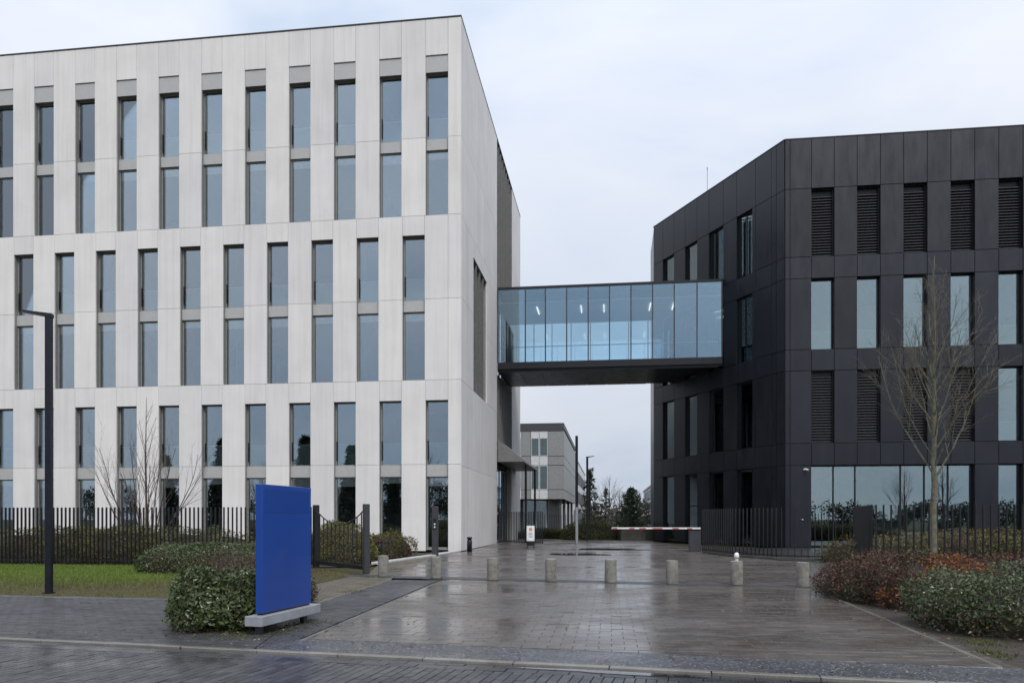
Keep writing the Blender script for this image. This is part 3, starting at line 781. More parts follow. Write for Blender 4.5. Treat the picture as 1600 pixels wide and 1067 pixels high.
tg = blades('moss_tufts', 3500, tuft_s, .02, .06, lambda x, y: np.array((.10, .115, .03)) * random.uniform(.7, 1.2)); tag(tg, 'yellow green moss and weeds growing in the paving joints', 'weeds')

# ------------------------------------------------------------------ fences
def fence(name, label, path, spacing, h, bw, bd, zb=.1, group=None, posts=False, rail=True):
    root = empty(name, (path[0][0], path[0][1], 0), 0, label, 'fence', group)
    ox, oy = path[0]
    bm_ = None
    for (x0, y0), (x1, y1) in zip(path, path[1:]):
        L = math.hypot(x1 - x0, y1 - y0); a = math.atan2(y1 - y0, x1 - x0); n = int(L / spacing)
        key = ('bar', bw, bd, h)
        me = box_mesh(bw, bd, h - .06, 'fence_metal', .003)
        for k in range(n):
            t = (k + .5) / n
            link('bar', me, None, root, (x0 - ox + (x1 - x0) * t, y0 - oy + (y1 - y0) * t, .06 + (h - .06) / 2), a)
        if rail:
            for z in (zb + .06, h - .28) if rail == 2 else (zb + .06,):
                link('rail', box_mesh(L, .035, .05, 'fence_metal', .004), None, root, ((x0 + x1) / 2 - ox, (y0 + y1) / 2 - oy + .0, z), a)
        if posts:
            m = int(L / 2.5) + 1
            for k in range(m + 1):
                t = k / m
                link('post', box_mesh(.05, .085, h - .04, 'fence_metal', .004), None, root, (x0 - ox + (x1 - x0) * t, y0 - oy + (y1 - y0) * t, (h - .04) / 2), a)
    return root
fence('railing_fence', 'black vertical bar fence between the lawn and the pale building', [(-6.12, 23.25), (-20.5, 25.1)], .142, 1.86, .022, .075)
fence('railing_fence', 'black bar fence curving from the boom barrier past the black building', [(8.35, 33.2), (8.75, 29.8), (9.7, 27.5), (11.8, 26.1), (10.45, 21.9)], .215, 1.9, .022, .05)
fence('railing_fence', 'black bar fence behind the bare tree and the evergreen hedge', [(10.4, 21.8), (22.5, 20.3)], .205, 1.9, .03, .07)
fence('railing_fence', 'distant bar fence below the entrance canopy beside the notice board', [(-.75, 45.3), (1.75, 42.2)], .15, 1.9, .022, .05)
fence('railing_fence', 'farthest bar fence in front of the grey cantilevered building', [(2.6, 62.5), (7.0, 63.6)], .2, 1.85, .03, .06)
# open gate leaf with sagging top
gt = empty('gate', (-6.02, 23.2, 0), 0, 'open black gate leaf with a sagging top rail next to the blue sign', 'gate')
gx, gy = -3.98 + 6.02, 20.62 - 23.2; GL = math.hypot(gx, gy); ga = math.atan2(gy, gx)
link('post', box_mesh(.16, .16, 1.92, 'black_metal', .008), None, gt, (0, 0, .96), ga)
link('post', box_mesh(.13, .16, 1.90, 'dark_grey_metal', .008), None, gt, (gx, gy, .95), ga)
link('bottom_rail', box_mesh(GL - .16, .06, .12, 'black_metal', .006), None, gt, (gx / 2, gy / 2, .16), ga)
sag = lambda t: 1.80 - .48 * math.sin(math.pi * min(1, t * 1.02)) ** .8
for k in range(11):
    t = (k + 1) / 12; hh = sag(t) - .2
    link('bar', box_mesh(.022, .03, hh, 'fence_metal', .003), None, gt, (gx * t, gy * t, .2 + hh / 2), ga)
MB().tube([(gx * t, gy * t, sag(t)) for t in [k / 24 for k in range(1, 24)]], .018, 6).build('top_rail', 'fence_metal', gt)

# ------------------------------------------------------------------ blue sign
A_, B_ = (-3.24, 9.80), (-2.94, 11.05); sa = math.atan2(B_[1] - A_[1], B_[0] - A_[0]); SL = math.hypot(B_[0] - A_[0], B_[1] - A_[1])
sg = empty('pylon_sign', ((A_[0] + B_[0]) / 2, (A_[1] + B_[1]) / 2, 0), sa, 'blank blue upright sign slab on a grey base beside the bush', 'sign')
box('panel', -SL / 2, SL / 2, 0, .10, .27, 1.95, 'sign_blue', sg, .004)
box('faded_patch', -SL / 2 + .06, SL / 2 - .06, -.003, .001, 1.58, 1.89, 'sign_blue_faded', sg)
box('shadow_gap', -SL / 2 + .03, SL / 2 - .03, .012, .088, .245, .2695, 'black_metal', sg)
box('base', -SL / 2 - .13, SL / 2 + .15, -.075, .175, .115, .244, 'plinth_grey', sg, .006)
box('base_end_plate', -SL / 2 - .138, -SL / 2 - .1305, -.07, .05, .12, .24, 'plinth_grey', sg)
for x in (-SL / 2 + .02, SL / 2 - .12): box('leg', x - .05, x + .05, .02, .09, -.02, .1145, 'dark_grey_metal', sg, .004)

# ------------------------------------------------------------------ bollards and lamps
bm_b = MB().lathe([(.137, 0), (.140, .02), (.1395, .5), (.137, .52), (.126, .535), (.06, .545)], 28).mesh('bollard', True)
bm_b.materials.append(M['bollard_concrete'])
bcap = MB().lathe([(.139, .52), (.1405, .523), (.128, .542), (.05, .5505)], 28).mesh('cap', True); bcap.materials.append(M['kerb_stone'])
bpx = [(599, 900), (682, 903), (770, 906), (861, 908), (954, 909.5), (1050, 912), (1151, 913.5), (1254, 916.5)]
blab = ['stone bollard beside the open gate leaf, first of the row', 'stone bollard second in the row from the gate leaf', 'stone bollard third in the row from the gate leaf', 'stone bollard fourth in the row from the gate leaf',
        'stone bollard fourth in the row from the brown hedge', 'stone bollard third in the row from the brown hedge', 'stone bollard second from the brown hedge, white cap post behind it', 'stone bollard at the corner of the brown hedge, last of the row']
for (px, py), lb in zip(bpx, blab):
    x, y = G(px, py); b = empty('bollard', (x, y, 0), random.uniform(0, 6), lb, 'bollard', 'stone bollards across the driveway')
    link('shaft', bm_b, None, b); link('cap', bcap, None, b)
    b.rotation_euler = (random.gauss(0, .008), random.gauss(0, .008), random.uniform(0, 6))
x, y = G(1151, 900); 
wp = empty('marker_post', (x, y, 0), 0, 'small white capped post standing behind a stone bollard', 'post')
MB().lathe([(.045, 0), (.045, .45), (.04, .47)], 14).build('stem', 'white_paint', wp); MB().lathe([(.06, .47), (.065, .53), (.05, .6), (.02, .62)], 14).build('cap', 'white_paint', wp, smooth=True)
for (px, Y, lb) in ((592, 28.5, 'short black bollard light in front of the reddish shrubs'), (733.6, 34.3, 'short black bollard light at the corner of the pale building')):
    bl = empty('bollard_light', ((px - CX) / F * Y, Y, 0), 0, lb, 'bollard light', 'black bollard lights')
    MB().lathe([(.115, 0), (.115, .52), (.11, .525)], 20).build('body', 'lamp_metal', bl, smooth=True)
    MB().lathe([(.09, .525), (.09, .585)], 16).build('lens', 'lens_black', bl); MB().lathe([(.118, .585), (.118, .66), (.1, .672)], 20).build('cap', 'lamp_metal', bl, smooth=True)
ip = empty('entry_post', ((680 - CX) / F * 30.6, 30.6, 0), -TH, 'tall slim dark entry phone post before the pale building', 'post')
box('column', -.12, .12, -.09, .09, 0, 2.0, 'dark_grey_metal', ip, .008); box('call_panel', -.07, .07, -.097, -.091, 1.05, 1.5, 'black_metal', ip)
for z in (1.16, 1.28): box('button', -.03, .03, -.104, -.0975, z - .03, z + .03, 'white_paint', ip)

def lamp_post(loc, h, arm, rz, label, sub=.07):
    r = empty('street_lamp', (*loc, 0), rz, label, 'street lamp', 'street lamps')
    box('post', -sub, sub, -sub, sub, 0, h - .02, 'lamp_metal', r, .008)
    box('base_plate', -sub * 1.6, sub * 1.6, -sub * 1.6, sub * 1.6, 0, .015, 'lamp_metal', r)
    m = MB(); t = .035
    m.add([(sub + .01, -.06, h - .05), (sub + .01, .06, h - .05), (-arm, .10, h + .06), (-arm, -.10, h + .06), (sub + .01, -.06, h + .03), (sub + .01, .06, h + .03), (-arm, .10, h + .085), (-arm, -.10, h + .085)],
          [(0, 1, 2, 3), (7, 6, 5, 4), (0, 4, 5, 1), (1, 5, 6, 2), (2, 6, 7, 3), (3, 7, 4, 0)]); hd = m.build('lamp_head', 'lamp_metal', r)
    m = MB(); q = .25
    m.add([(-arm * .35, -.05, h + .008), (-arm * .35, .05, h + .008), (-arm * .93, .075, h + .048), (-arm * .93, -.075, h + .048)], [(0, 1, 2, 3)]); m.build('diffuser', 'header_metal', hd)
    return r
lx, ly = G(76.5, 925.5); lamp_post((lx, ly), 5.62, .52, R(4), 'black street lamp post standing at the lawn edge', .058)
lamp_post((5.15, 51.7), 5.7, .48, R(172), 'far black lamp with its head turned over the driveway')
lamp_post((7.6, 74.5), 6.0, .4, R(90), 'farthest lamp post beyond the driveway in front of the conifer')
ms = empty('mast', ((901 - CX) / F * 46.6, 46.6, 0), 0, 'tall dark mast with a white foot beside the notice board fence', 'mast')
MB().tube([(0, 0, 2.2), (0, 0, 6.6)], .085, 14).build('shaft', 'lamp_metal', ms); MB().lathe([(.095, 0), (.095, 2.1), (.09, 2.2)], 14).build('foot', 'plinth_grey', ms)

# barrier
bb = empty('boom_barrier', (8.35, 34.6, 0), -TH, 'red and white boom barrier lowered across the driveway', 'barrier')
box('cabinet', -.24, .28, -.2, .2, 0, 1.02, 'dark_grey_metal', bb, .015); box('cabinet_top', -.26, .3, -.22, .22, 1.021, 1.06, 'black_metal', bb, .008)
box('door', -.2, .24, -.206, -.2005, .1, .9, 'dark_grey_metal', bb)
bmw = box('boom', -3.75, .25, -.27, -.225, 1.02, 1.10, 'white_paint', bb, .004)
for k, (a, b) in enumerate(((-3.72, -3.5), (-2.95, -2.72), (-2.5, -2.2), (-1.9, -1.45), (-1.0, -.72), (-.35, -.12))):
    link('stripe', box_mesh(b - a, .049, .06, 'red_paint'), None, bmw, ((a + b) / 2 + 1.75, 0, -.0125))
# notice board
nb_ = empty('notice_board', ((829 - CX) / F * 38.5, 38.5, 0), R(-6), 'white notice board with orange mark on a black stand', 'sign')
box('frame', -.2, .2, -.01, .03, .36, 1.14, 'white_paint', nb_, .005); box('sheet', -.17, .17, -.016, -.011, .4, 1.1, 'blind_white', nb_)
box('orange_mark', -.08, .08, -.022, -.017, .88, 1.03, 'orange_paint', nb_)
for z in (.55, .62, .69, .76): box('text_line', -.1, .1, -.021, -.017, z, z + .02, 'dark_grey_metal', nb_)
for x in (-.17, .17): box('leg', x - .025, x + .025, -.18, .2, 0, .05, 'black_metal', nb_); box('upright', x - .02, x + .02, .031, .06, .05, 1.0, 'black_metal', nb_)
box('cross_bar', -.19, .19, .0, .03, .12, .3, 'black_metal', nb_)
# planter wall behind the driveway
pl = empty('planter_wall', (3.0, 52.2, 0), R(1), 'low dark concrete planter wall closing the far end of the driveway', 'planter')
px0 = (921 - CX) / F * 52.2 - 3.0
for k in range(5):
    L = 7.4 / 5; box('wall_block', px0 + 2.2 + k * L + .006 - 0, px0 + 2.2 + (k + 1) * L - .006, 0, .3, -.02, .86, 'planter_concrete', pl, .012)
box('wall_block', px0 + 2.2, px0 + 2.5, .31, 4, -.02, .86, 'planter_concrete', pl, .012); box('soil_fill', px0 + 2.51, px0 + 9.5, .31, 4, 0, .78, 'soil', pl)

# security cameras and roof antenna
def dloc(a, d, z, face=DF):
    p = face.at(a, d, z); c, s = math.cos(-DTH), math.sin(-DTH); return (DX + p[0] * c - p[1] * s, DY + p[0] * s + p[1] * c, z)
for a, z, lb in ((.98, 4.05, 'white security camera high on the corner of the black building'), (.82, 1.46, 'small white security camera low on the black corner panel')):
    sc2 = empty('security_camera', dloc(a, 0, z), -DTH, lb, 'camera', 'security cameras on the black building')
    k = 1 if z > 3 else .55
    MB().lathe([(.05 * k, 0), (.05 * k, .03 * k)], 12).build('mount', 'white_paint', sc2, (0, -.03, 0)).rotation_euler = (R(90), 0, 0)
    m = MB(); m.tube([(.02 * k, -.05, 0), (.16 * k, -.22 * k, -.04 * k)], .055 * k, 12); m.build('body', 'white_paint', sc2)
    MB().tube([(.16 * k, -.22 * k, -.041 * k), (.165 * k, -.226 * k, -.042 * k)], .04 * k, 12).build('lens', 'lens_black', sc2)
an = empty('roof_antenna', (*dloc(8.3, 1.2, 0, DS)[:2], 20.7), 0, 'thin pale antenna rod on the roof of the black building', 'antenna')
MB().tube([(0, 0, 0), (0, 0, 2.7)], .022, 6).build('rod', 'header_metal', an); MB().tube([(0, 0, 2.7), (0, 0, 2.85)], .035, 8).build('tip', 'header_metal', an); MB().lathe([(.12, 0), (.12, .04)], 10).build('foot', 'dark_grey_metal', an)

# ------------------------------------------------------------------ buildings beyond
gb = empty('grey_building', (5.61 * .98, 80, 0), -TH, 'grey clad three storey building with overhanging upper floors', 'building')
GFc = Face(gb, (0, 0), (-1, 0), (0, 1)); GS = Face(gb, (0, 0), (0, 1), (-1, 0))
gz = lambda y: EYE + (YH - y) * 80 / F
T0 = gz(660.5)
gcore = MB(); gcore.box(-14, -.1, .1, 27.9, gz(779), T0 - .1); gcore.box(-14, -1.9, 2.2, 26, 0, gz(779) - .002); gcore.build('wall_core', 'dark_cladding', gb)
GFc.box('parapet_band', 0, 14, 0, .1, gz(673), T0, 'dark_cladding'); GS.box('parapet_band', .1, 28, 0, .1, gz(668), T0, 'dark_cladding')
colsg = [0, 1.7, 2.55, 3.45, 4.3, 5.9]
for z0, z1 in ((gz(712), gz(673.3)), (gz(726.5), gz(712.3)), (gz(764.5), gz(726.8)), (gz(779.5), gz(764.8))):
    tall = z1 - z0 > 1.6
    for a0, a1, k in ((.02, 1.68, 0), (1.72, 2.6, 1), (2.64, 3.5, 1), (3.55, 4.5, 0), (4.55, 5.4, 1), (5.45, 6.4, 1), (6.45, 8, 0)):
        if k and tall:
            w = GFc.frame('window', a0, a1, z0, z1, .02, .09, .06, 'white_cladding')
            GFc.box('pane', a0 + .05, a1 - .05, .05, .065, z0 + .05, z1 - .05 if z0 < 6 else z1 - .75, 'glass_dark', w)
            if z0 > 6: GFc.box('top_panel', a0 + .05, a1 - .05, .035, .05, z1 - .74, z1 - .05, 'white_cladding', w)
        else: GFc.box('panel', a0, a1, .0, .08, z0 + .02, z1 - .02, 'white_cladding' if k else 'grey_cladding', bev=.004)
    for k in range(9): GS.box('panel', .12 + k * 3.09, .12 + (k + 1) * 3.09 - .03, 0, .08, z0 + .02, z1 - .02, 'grey_cladding')
for a0, a1 in ((2.0, 3.2), (3.3, 4.6), (4.9, 6.0)):
    f2 = Face(gb, (0, 2.2), (-1, 0), (0, 1)); w = f2.frame('window', a0, a1, .1, gz(779) - .1, -.06, 0, .06, 'white_cladding'); f2.box('pane', a0 + .05, a1 - .05, -.03, -.015, .15, gz(779) - .15, 'glass_dark', w)
for y in (.6, 9, 18, 26.5): MB().tube([(-.5, y, 0), (-.5, y, gz(779))], .16, 10).build('column', 'dark_cladding', gb)

fb = empty('white_building', (9.9 * .92, 112, 0), -TH, 'long pale rendered building beyond the grey one', 'building')
hb = EYE + 100 * 112 / F
box('wall', -16, 0, 0, 55, 0, hb, 'white_cladding', fb)
FS = Face(fb, (0, 0), (0, 1), (1, 0))
for j in range(3):
    for k in range(14):
        z0 = .7 + j * 3.3; a0 = 1.5 + k * 3.8
        w = FS.frame('window', a0, a0 + 1.5, z0, z0 + 2.1, .0, .06, .08, 'dark_cladding'); FS.box('pane', a0 + .06, a0 + 1.44, .012, .03, z0 + .06, z0 + 2.04, 'glass_dark', w)
box('coping', -16.1, .1, -.1, 55.1, hb + .001, hb + .15, 'header_metal', fb)
rb = empty('pale_building', (23.3, 118, 0), R(2), 'distant pale building with grid windows behind the black one', 'building')
hr = 7.7
RS = Face(rb, (0, 0), (0, 1), (-1, 0))
rb.rotation_euler = (0, 0, R(-7.3))
box('wall', 0, 14, 0, 60, 0, hr, 'pale_render', rb)
for j in range(3):
    for k in range(15):
        z0 = .5 + j * 2.4; a0 = 1 + k * 3.6
        w = RS.frame('window', a0, a0 + 2.3, z0, z0 + 1.8, .0, .06, .08, 'dark_cladding'); RS.box('pane', a0 + .06, a0 + 2.24, .012, .03, z0 + .06, z0 + 1.74, 'glass_dark', w)
box('roof_edge', -.2, 14.2, -.2, 60.2, hr + .001, hr + .3, 'header_metal', rb)

# ------------------------------------------------------------------ plants
def leaf_mesh(name, P_, N_, size, colors, aspect=.55):
    n = len(P_); P_ = np.asarray(P_); N_ = np.asarray(N_)
    rnd = np.random.normal(size=(n, 3)); t = rnd - (rnd * N_).sum(1, keepdims=True) * N_
    t /= np.linalg.norm(t, axis=1, keepdims=True) + 1e-9; b = np.cross(N_, t)
    s = (size * np.random.uniform(.45, 1.45, n))[:, None]
    v0 = P_; v1 = P_ + t * s * .5 + b * s * aspect * .5 + N_ * s * .12; v2 = P_ + t * s; v3 = P_ + t * s * .5 - b * s * aspect * .5 + N_ * s * .12
    V = np.stack([v0, v1, v2, v3], 1).reshape(-1, 3)
    fc_ = np.arange(4 * n).reshape(-1, 4)
    F_ = np.concatenate([fc_[:, [0, 1, 2]], fc_[:, [0, 2, 3]]])
    me = bpy.data.meshes.new(name); me.from_pydata(V.tolist(), [], F_.tolist())
    C = np.ones((n, 4, 4)); C[:, :, :3] = np.asarray(colors)[:, None, :]
    at = me.attributes.new('Col', 'FLOAT_COLOR', 'POINT'); at.data.foreach_set('color', C.reshape(-1)); return me
def vnoise(p, sc, seed=0):
    q = p * sc + seed
    return (np.sin(q[:, 0] * 1.3 + 1.7 * np.sin(q[:, 1] * .9)) + np.sin(q[:, 1] * 1.7 + 1.3 * np.sin(q[:, 2] * 1.1)) + np.sin(q[:, 2] * 1.5 + 1.9 * np.sin(q[:, 0] * .7))) / 3
def superpts(n, hx, hy, h, ex=4.0):
    """points in a shell of a rounded clipped-hedge body, z from 0 to h, with outward normals"""
    d = np.random.normal(size=(n, 3)); d[:, 2] = np.abs(d[:, 2]); S3 = np.array((hx, hy, h))
    d *= S3 ** .6
    a = np.abs(d / S3); r = (a ** ex).sum(1) ** (-1 / ex); p = d * r[:, None]
    nn = np.sign(d) * (np.abs(p / S3) ** (ex - 1)) / S3; nn /= np.linalg.norm(nn, axis=1, keepdims=True)
    tuck = 1 - .16 * np.clip(1 - p[:, 2] / (h * .35), 0, 1) ** 2; p[:, :2] *= (1 - (1 - tuck) * min(1, .8 / max(hx, hy)))[:, None]
    return p, nn
def hedge(name, label, loc, rz, hx, hy, h, n, size, palette, mat='leaf', cat='hedge', ex=4.0, lump=.09, twigs=140, depth=.16, bare=0.0, group=None, pal_fn=None, spiky=.5):
    r = empty(name, (*loc, 0), rz, label, cat, group)
    p, nn = superpts(n, hx, hy, h, ex)
    sd_ = random.uniform(0, 50)
    disp = vnoise(p, 3.2, sd_) * lump + vnoise(p, 8, sd_) * lump * .5 - np.abs(np.random.normal(size=n)) * depth * .5
    gaps = vnoise(p, 6, sd_ + 9)
    keep = (np.random.rand(n) < np.clip(.85 + gaps * .6, .25, 1)) & ~((p[:, 2] < h * .15) & (np.random.rand(n) < .4))
    p = p + nn * disp[:, None]; p[:, 2] = np.maximum(p[:, 2], .02)
    p, nn = p[keep], nn[keep]
    m = nn + np.random.normal(size=p.shape) * spiky; m /= np.linalg.norm(m, axis=1, keepdims=True)
    pal = np.array(palette); w = np.clip((vnoise(p, 2.5, sd_ + 3) + 1) / 2 * len(pal) + np.random.normal(size=len(p)) * .8, 0, len(pal) - .01).astype(int)
    col = pal[w] * np.random.uniform(.7, 1.3, (len(p), 1))
    if pal_fn is not None: col = pal_fn(p, col)
    me = leaf_mesh('foliage', p, m, size, col); o = link('foliage', me, mat, r); o['kind'] = 'stuff'
    # woody inside
    cm = MB(); nu, nv = 20, 9
    for j in range(nv + 1):
        for i in range(nu):
            th, ph = 2 * math.pi * i / nu, math.pi * j / nv
            d = np.array((math.cos(th) * math.sin(ph), math.sin(th) * math.sin(ph), math.cos(ph))) + 1e-6
            q = (np.abs(d) ** ex).sum() ** (-1 / ex) * d * np.array((max(.05, hx - depth * .8 - .05), max(.05, hy - depth * .8 - .05), h - depth * .9)); cm.v.append((q[0], q[1], max(-.02, q[2])))
    for j in range(nv):
        for i in range(nu): cm.f.append((j * nu + i, j * nu + (i + 1) % nu, (j + 1) * nu + (i + 1) % nu, (j + 1) * nu + i))
    cm.build('inner_wood', 'twig_core', r)
    tw = MB()
    for k in range(twigs):
        q, nq = superpts(1, hx, hy, h, ex); q, nq = q[0], nq[0]
        b = Vector(q * np.array((.6, .6, .3))); e = Vector(q + nq * random.uniform(-.05, .06 + bare)); mid = (b + e) / 2 + Vector([random.gauss(0, .05) for _ in range(3)])
        b.z = max(b.z, 0); e.z = max(e.z, .01); mid.z = max(mid.z, .01)
        tw.tube([b, mid, e], [.008, .005, .002], 3, False)
    tw.build('twig', 'bark_brown', r).name = 'twigs'
    return r
GREEN = [(.040, .066, .018), (.058, .090, .026), (.076, .105, .034), (.10, .125, .055), (.065, .07, .022)]
GREY = [(.042, .068, .024), (.065, .095, .036), (.09, .118, .052), (.12, .145, .08), (.07, .08, .03), (.05, .075, .025)]
OLIVE = [(.08, .088, .018), (.115, .115, .022), (.145, .14, .028), (.09, .08, .022)]
LIME = [(.13, .14, .02), (.18, .17, .025), (.09, .10, .02), (.16, .12, .02)]
BROWN = [(.085, .040, .026), (.12, .052, .032), (.065, .036, .026), (.15, .075, .042), (.05, .055, .022)]
RUST = [(.26, .085, .018), (.20, .065, .018), (.15, .055, .022), (.30, .12, .03)]

# left: clipped hedge, big bush in front, brown link between them
hedge('hedge', 'long rounded clipped evergreen hedge on the lawn before the fence', (-8.2, 20.9), R(-7), 2.25, .8, .82, 15000, .062, GREEN, 'leaf_gloss', twigs=60)
hedge('bush', 'dense dark evergreen bush beside the blue sign', (-4.02, 10.6), R(14), .70, .78, .72, 14000, .062, GREEN, 'leaf_gloss', 'bush', ex=2.7, lump=.16, depth=.28, spiky=1.0, twigs=240, bare=.08)
hedge('bush', 'twiggy half bare brown bush behind the dark evergreen bush', (-4.75, 13.1), R(10), .85, 1.7, .82, 5500, .045, BROWN + [(.05, .055, .022)], 'leaf', 'bush', ex=2.6, lump=.14, twigs=520, bare=.2, spiky=1.2)
hedge('bush', 'brown leaved low shrub showing past the blue sign edge', (-3.55, 12.6), R(10), .28, .8, .68, 2600, .045, BROWN + GREEN[:2], 'leaf', 'bush', ex=2.4, lump=.1, twigs=160, bare=.1, spiky=1.2)
hedge('hedge', 'yellow green hedge seen through the bars of the lawn fence', (-14.0, 26.4), R(-7), 6.5, .9, 1.15, 26000, .07, OLIVE + GREEN[:2], 'leaf', lump=.22, ex=3, twigs=80)
hedge('bush', 'domed yellow green shrub behind the open gate leaf', (-6.05, 26.5), 0, 1.35, 1.2, 1.42, 10000, .06, LIME + OLIVE, 'leaf', 'bush', ex=2.2, lump=.1)
hedge('bush', 'low reddish green shrubs along the white kerb', (-4.95, 29.8), R(70), 1.9, .75, .95, 7000, .065, BROWN + OLIVE + LIME[:1], 'leaf', 'bush', ex=2.4, lump=.2, twigs=120, bare=.15, spiky=1.1)
# right
def green_fn(p, col):
    low = p[:, 2] < .28; c2 = np.array(BROWN)[np.random.randint(0, len(BROWN), len(p))]
    k = low & (np.random.rand(len(p)) < .25); col[k] = c2[k]; return col
hedge('hedge', 'grey green evergreen hedge in the bed right of the driveway', (8.0, 10.15), R(-8), 2.45, 1.35, .84, 42000, .055, GREY, 'leaf_gloss', ex=3.2, lump=.17, twigs=420, bare=.12, spiky=1.1, pal_fn=green_fn, depth=.34)
def rust_fn(p, col):
    k = (p[:, 1] < -.75 + .3 * np.sin(p[:, 2] * 9)) & (np.random.rand(len(p)) < .75); c2 = np.array(RUST)[np.random.randint(0, len(RUST), len(p))]; col[k] = c2[k]; return col
hedge('hedge', 'rust and brown leaved hedge at the corner of the last bollard', (6.95, 13.4), R(9), .85, 2.2, .84, 18000, .05, BROWN + GREEN[:1], 'leaf', ex=3, lump=.13, twigs=420, bare=.1, spiky=1.1, pal_fn=rust_fn)
hedge('hedge', 'reddish brown low hedge running along the fence behind the evergreen hedge', (12.2, 14.4), R(-7), 4.8, .8, .86, 24000, .055, BROWN, 'leaf', ex=3.2, lump=.1, twigs=420, bare=.1, spiky=1.1)
hedge('hedge', 'yellow olive hedge between the black bar fence and the black building', (17.0, 25.2), R(-7), 6.5, .9, 1.12, 20000, .07, OLIVE + BROWN[:2] + LIME[:1], 'leaf', ex=3.4, lump=.12, twigs=100)
# far beds
hedge('hedge', 'low yellow green hedge beyond the notice board fence', (2.6, 57), R(-4), 2.3, .7, .75, 7000, .08, LIME + GREEN, 'leaf', lump=.12, twigs=30)
hedge('hedge', 'dark low shrubs growing in the concrete planter', (5.6, 54.4), R(0), 2.2, 1.1, 1.25, 7000, .10, GREEN + OLIVE, 'leaf', ex=2.6, lump=.2, twigs=60)

# bare trees
def grow(mb, p, d, L, r, lev, maxlev, up=.12, wander=.16, dens=1.0, sides=(7, 5, 4, 3, 3), taper=.25, start=.25, spread=(.45, .75)):
    n = max(3, int(L / .28)) if lev < 2 else 3
    pts, rad = [p.copy()], [r]
    for i in range(n):
        d = (d + Vector([random.gauss(0, wander) for _ in range(3)]) * .5 + Vector((0, 0, up))).normalized()
        p = p + d * (L / n); pts.append(p.copy()); rad.append(r * (1 - (1 - taper) * (i + 1) / n))
    mb.tube(pts, rad, sides[min(lev, 4)], False)
    if lev >= maxlev: return
    kids = max(2, int((5 + 2.2 * L) * dens)) if lev else int(9 * dens)
    for k in range(kids):
        t = start + (1 - start) * (k + random.random()) / kids; i = min(n - 1, int(t * n)); q = pts[i].lerp(pts[i + 1], t * n - i)
        dd = (pts[i + 1] - pts[i]).normalized(); s = Vector([random.gauss(0, 1) for _ in range(3)]); s = (s - dd * s.dot(dd)).normalized()
        a = random.uniform(*spread); nd = (dd * math.cos(a) + s * math.sin(a)).normalized()
        grow(mb, q, nd, L * random.uniform(.28, .5) * (1.15 - .5 * t), max(.0036, rad[i] * random.uniform(.35, .55)), lev + 1, maxlev, up, wander, dens * .9, sides, taper, .15, spread)
def bare_tree(name, label, loc, clear, H, r, limbs, mat, spread=1.6, maxlev=3, dens=1.0, group=None, low=.0, cat='tree'):
    t = empty(name, (*loc, 0), 0, label, cat, group)
    tm = MB(); pts, rad = [Vector((0, 0, -.05))], [r * 1.25]; n = 14
    for i in range(1, n + 1):
        z = H * i / n; pts.append(Vector((random.gauss(0, .018) * min(1, i), random.gauss(0, .018), z))); rad.append(max(.006, r * (1 - .93 * (i / n) ** 1.1)))
    tm.tube(pts, rad, 10); tm.build('trunk', mat, t, smooth=True)
    cm = MB()
    for k in range(limbs):
        f = k / max(1, limbs - 1); z = clear + (H * .86 - clear) * f ** 1.15; i = min(n - 1, int(z / H * n)); q = pts[i].lerp(pts[i + 1], z / H * n - i)
        az = k * 2.4 + random.uniform(-.5, .5); el = R(random.uniform(38, 62)) + f * .3
        L = (H - z) * random.uniform(.42, .62) * spread / 1.6 + .35
        grow(cm, q, Vector((math.cos(az) * math.cos(el), math.sin(az) * math.cos(el), math.sin(el))), L, max(.010, rad[i] * random.uniform(.28, .46)), 1, maxlev, .07, .15, dens)
    cm.build('crown', mat, t); return t
random.seed(21)
tr1 = bare_tree('bare_tree', 'young bare tree rising from the hedge in front of the black building', ((1459 - CX) / F * 19.6, 19.6), 2.5, 8.3, .09, 26, 'bark', 1.5, 3, 1.05)
random.seed(5)
def shrub_tree(name, label, loc, H, stems, mat):
    t = empty(name, (*loc, 0), 0, label, 'tree'); cm = MB(); tm = MB()
    tm.tube([(0, 0, -.05), (.02, 0, H * .3), (-.02, .02, H * .65), (.02, 0, H)], [.05, .04, .025, .006], 7)
    for k in range(16):
        z = H * random.uniform(.2, .9); az = random.uniform(0, 6.28); grow(cm, Vector((0, 0, z)), Vector((math.cos(az) * .45, math.sin(az) * .45, .9)), (H - z) * .45 + .3, .012, 2, 3, .1, .1, .7)
    for k in range(stems):
        az = 2 * math.pi * k / stems + random.uniform(-.3, .3); el = R(random.uniform(56, 80)); L = H * random.uniform(.5, .75)
        grow(cm, Vector((math.cos(az) * .12, math.sin(az) * .12, 0)), Vector((math.cos(az) * math.cos(el), math.sin(az) * math.cos(el), math.sin(el))), L, .03, 1, 3, .015, .1, .55, start=.35, spread=(.25, .5))
    tm.build('trunk', mat, t); cm.build('crown', mat, t); return t
shrub_tree('bare_shrub', 'leafless many stemmed shrub against the pale facade behind the lawn fence', ((228 - CX) / F * 27.5, 27.5), 5.9, 15, 'bark_brown')

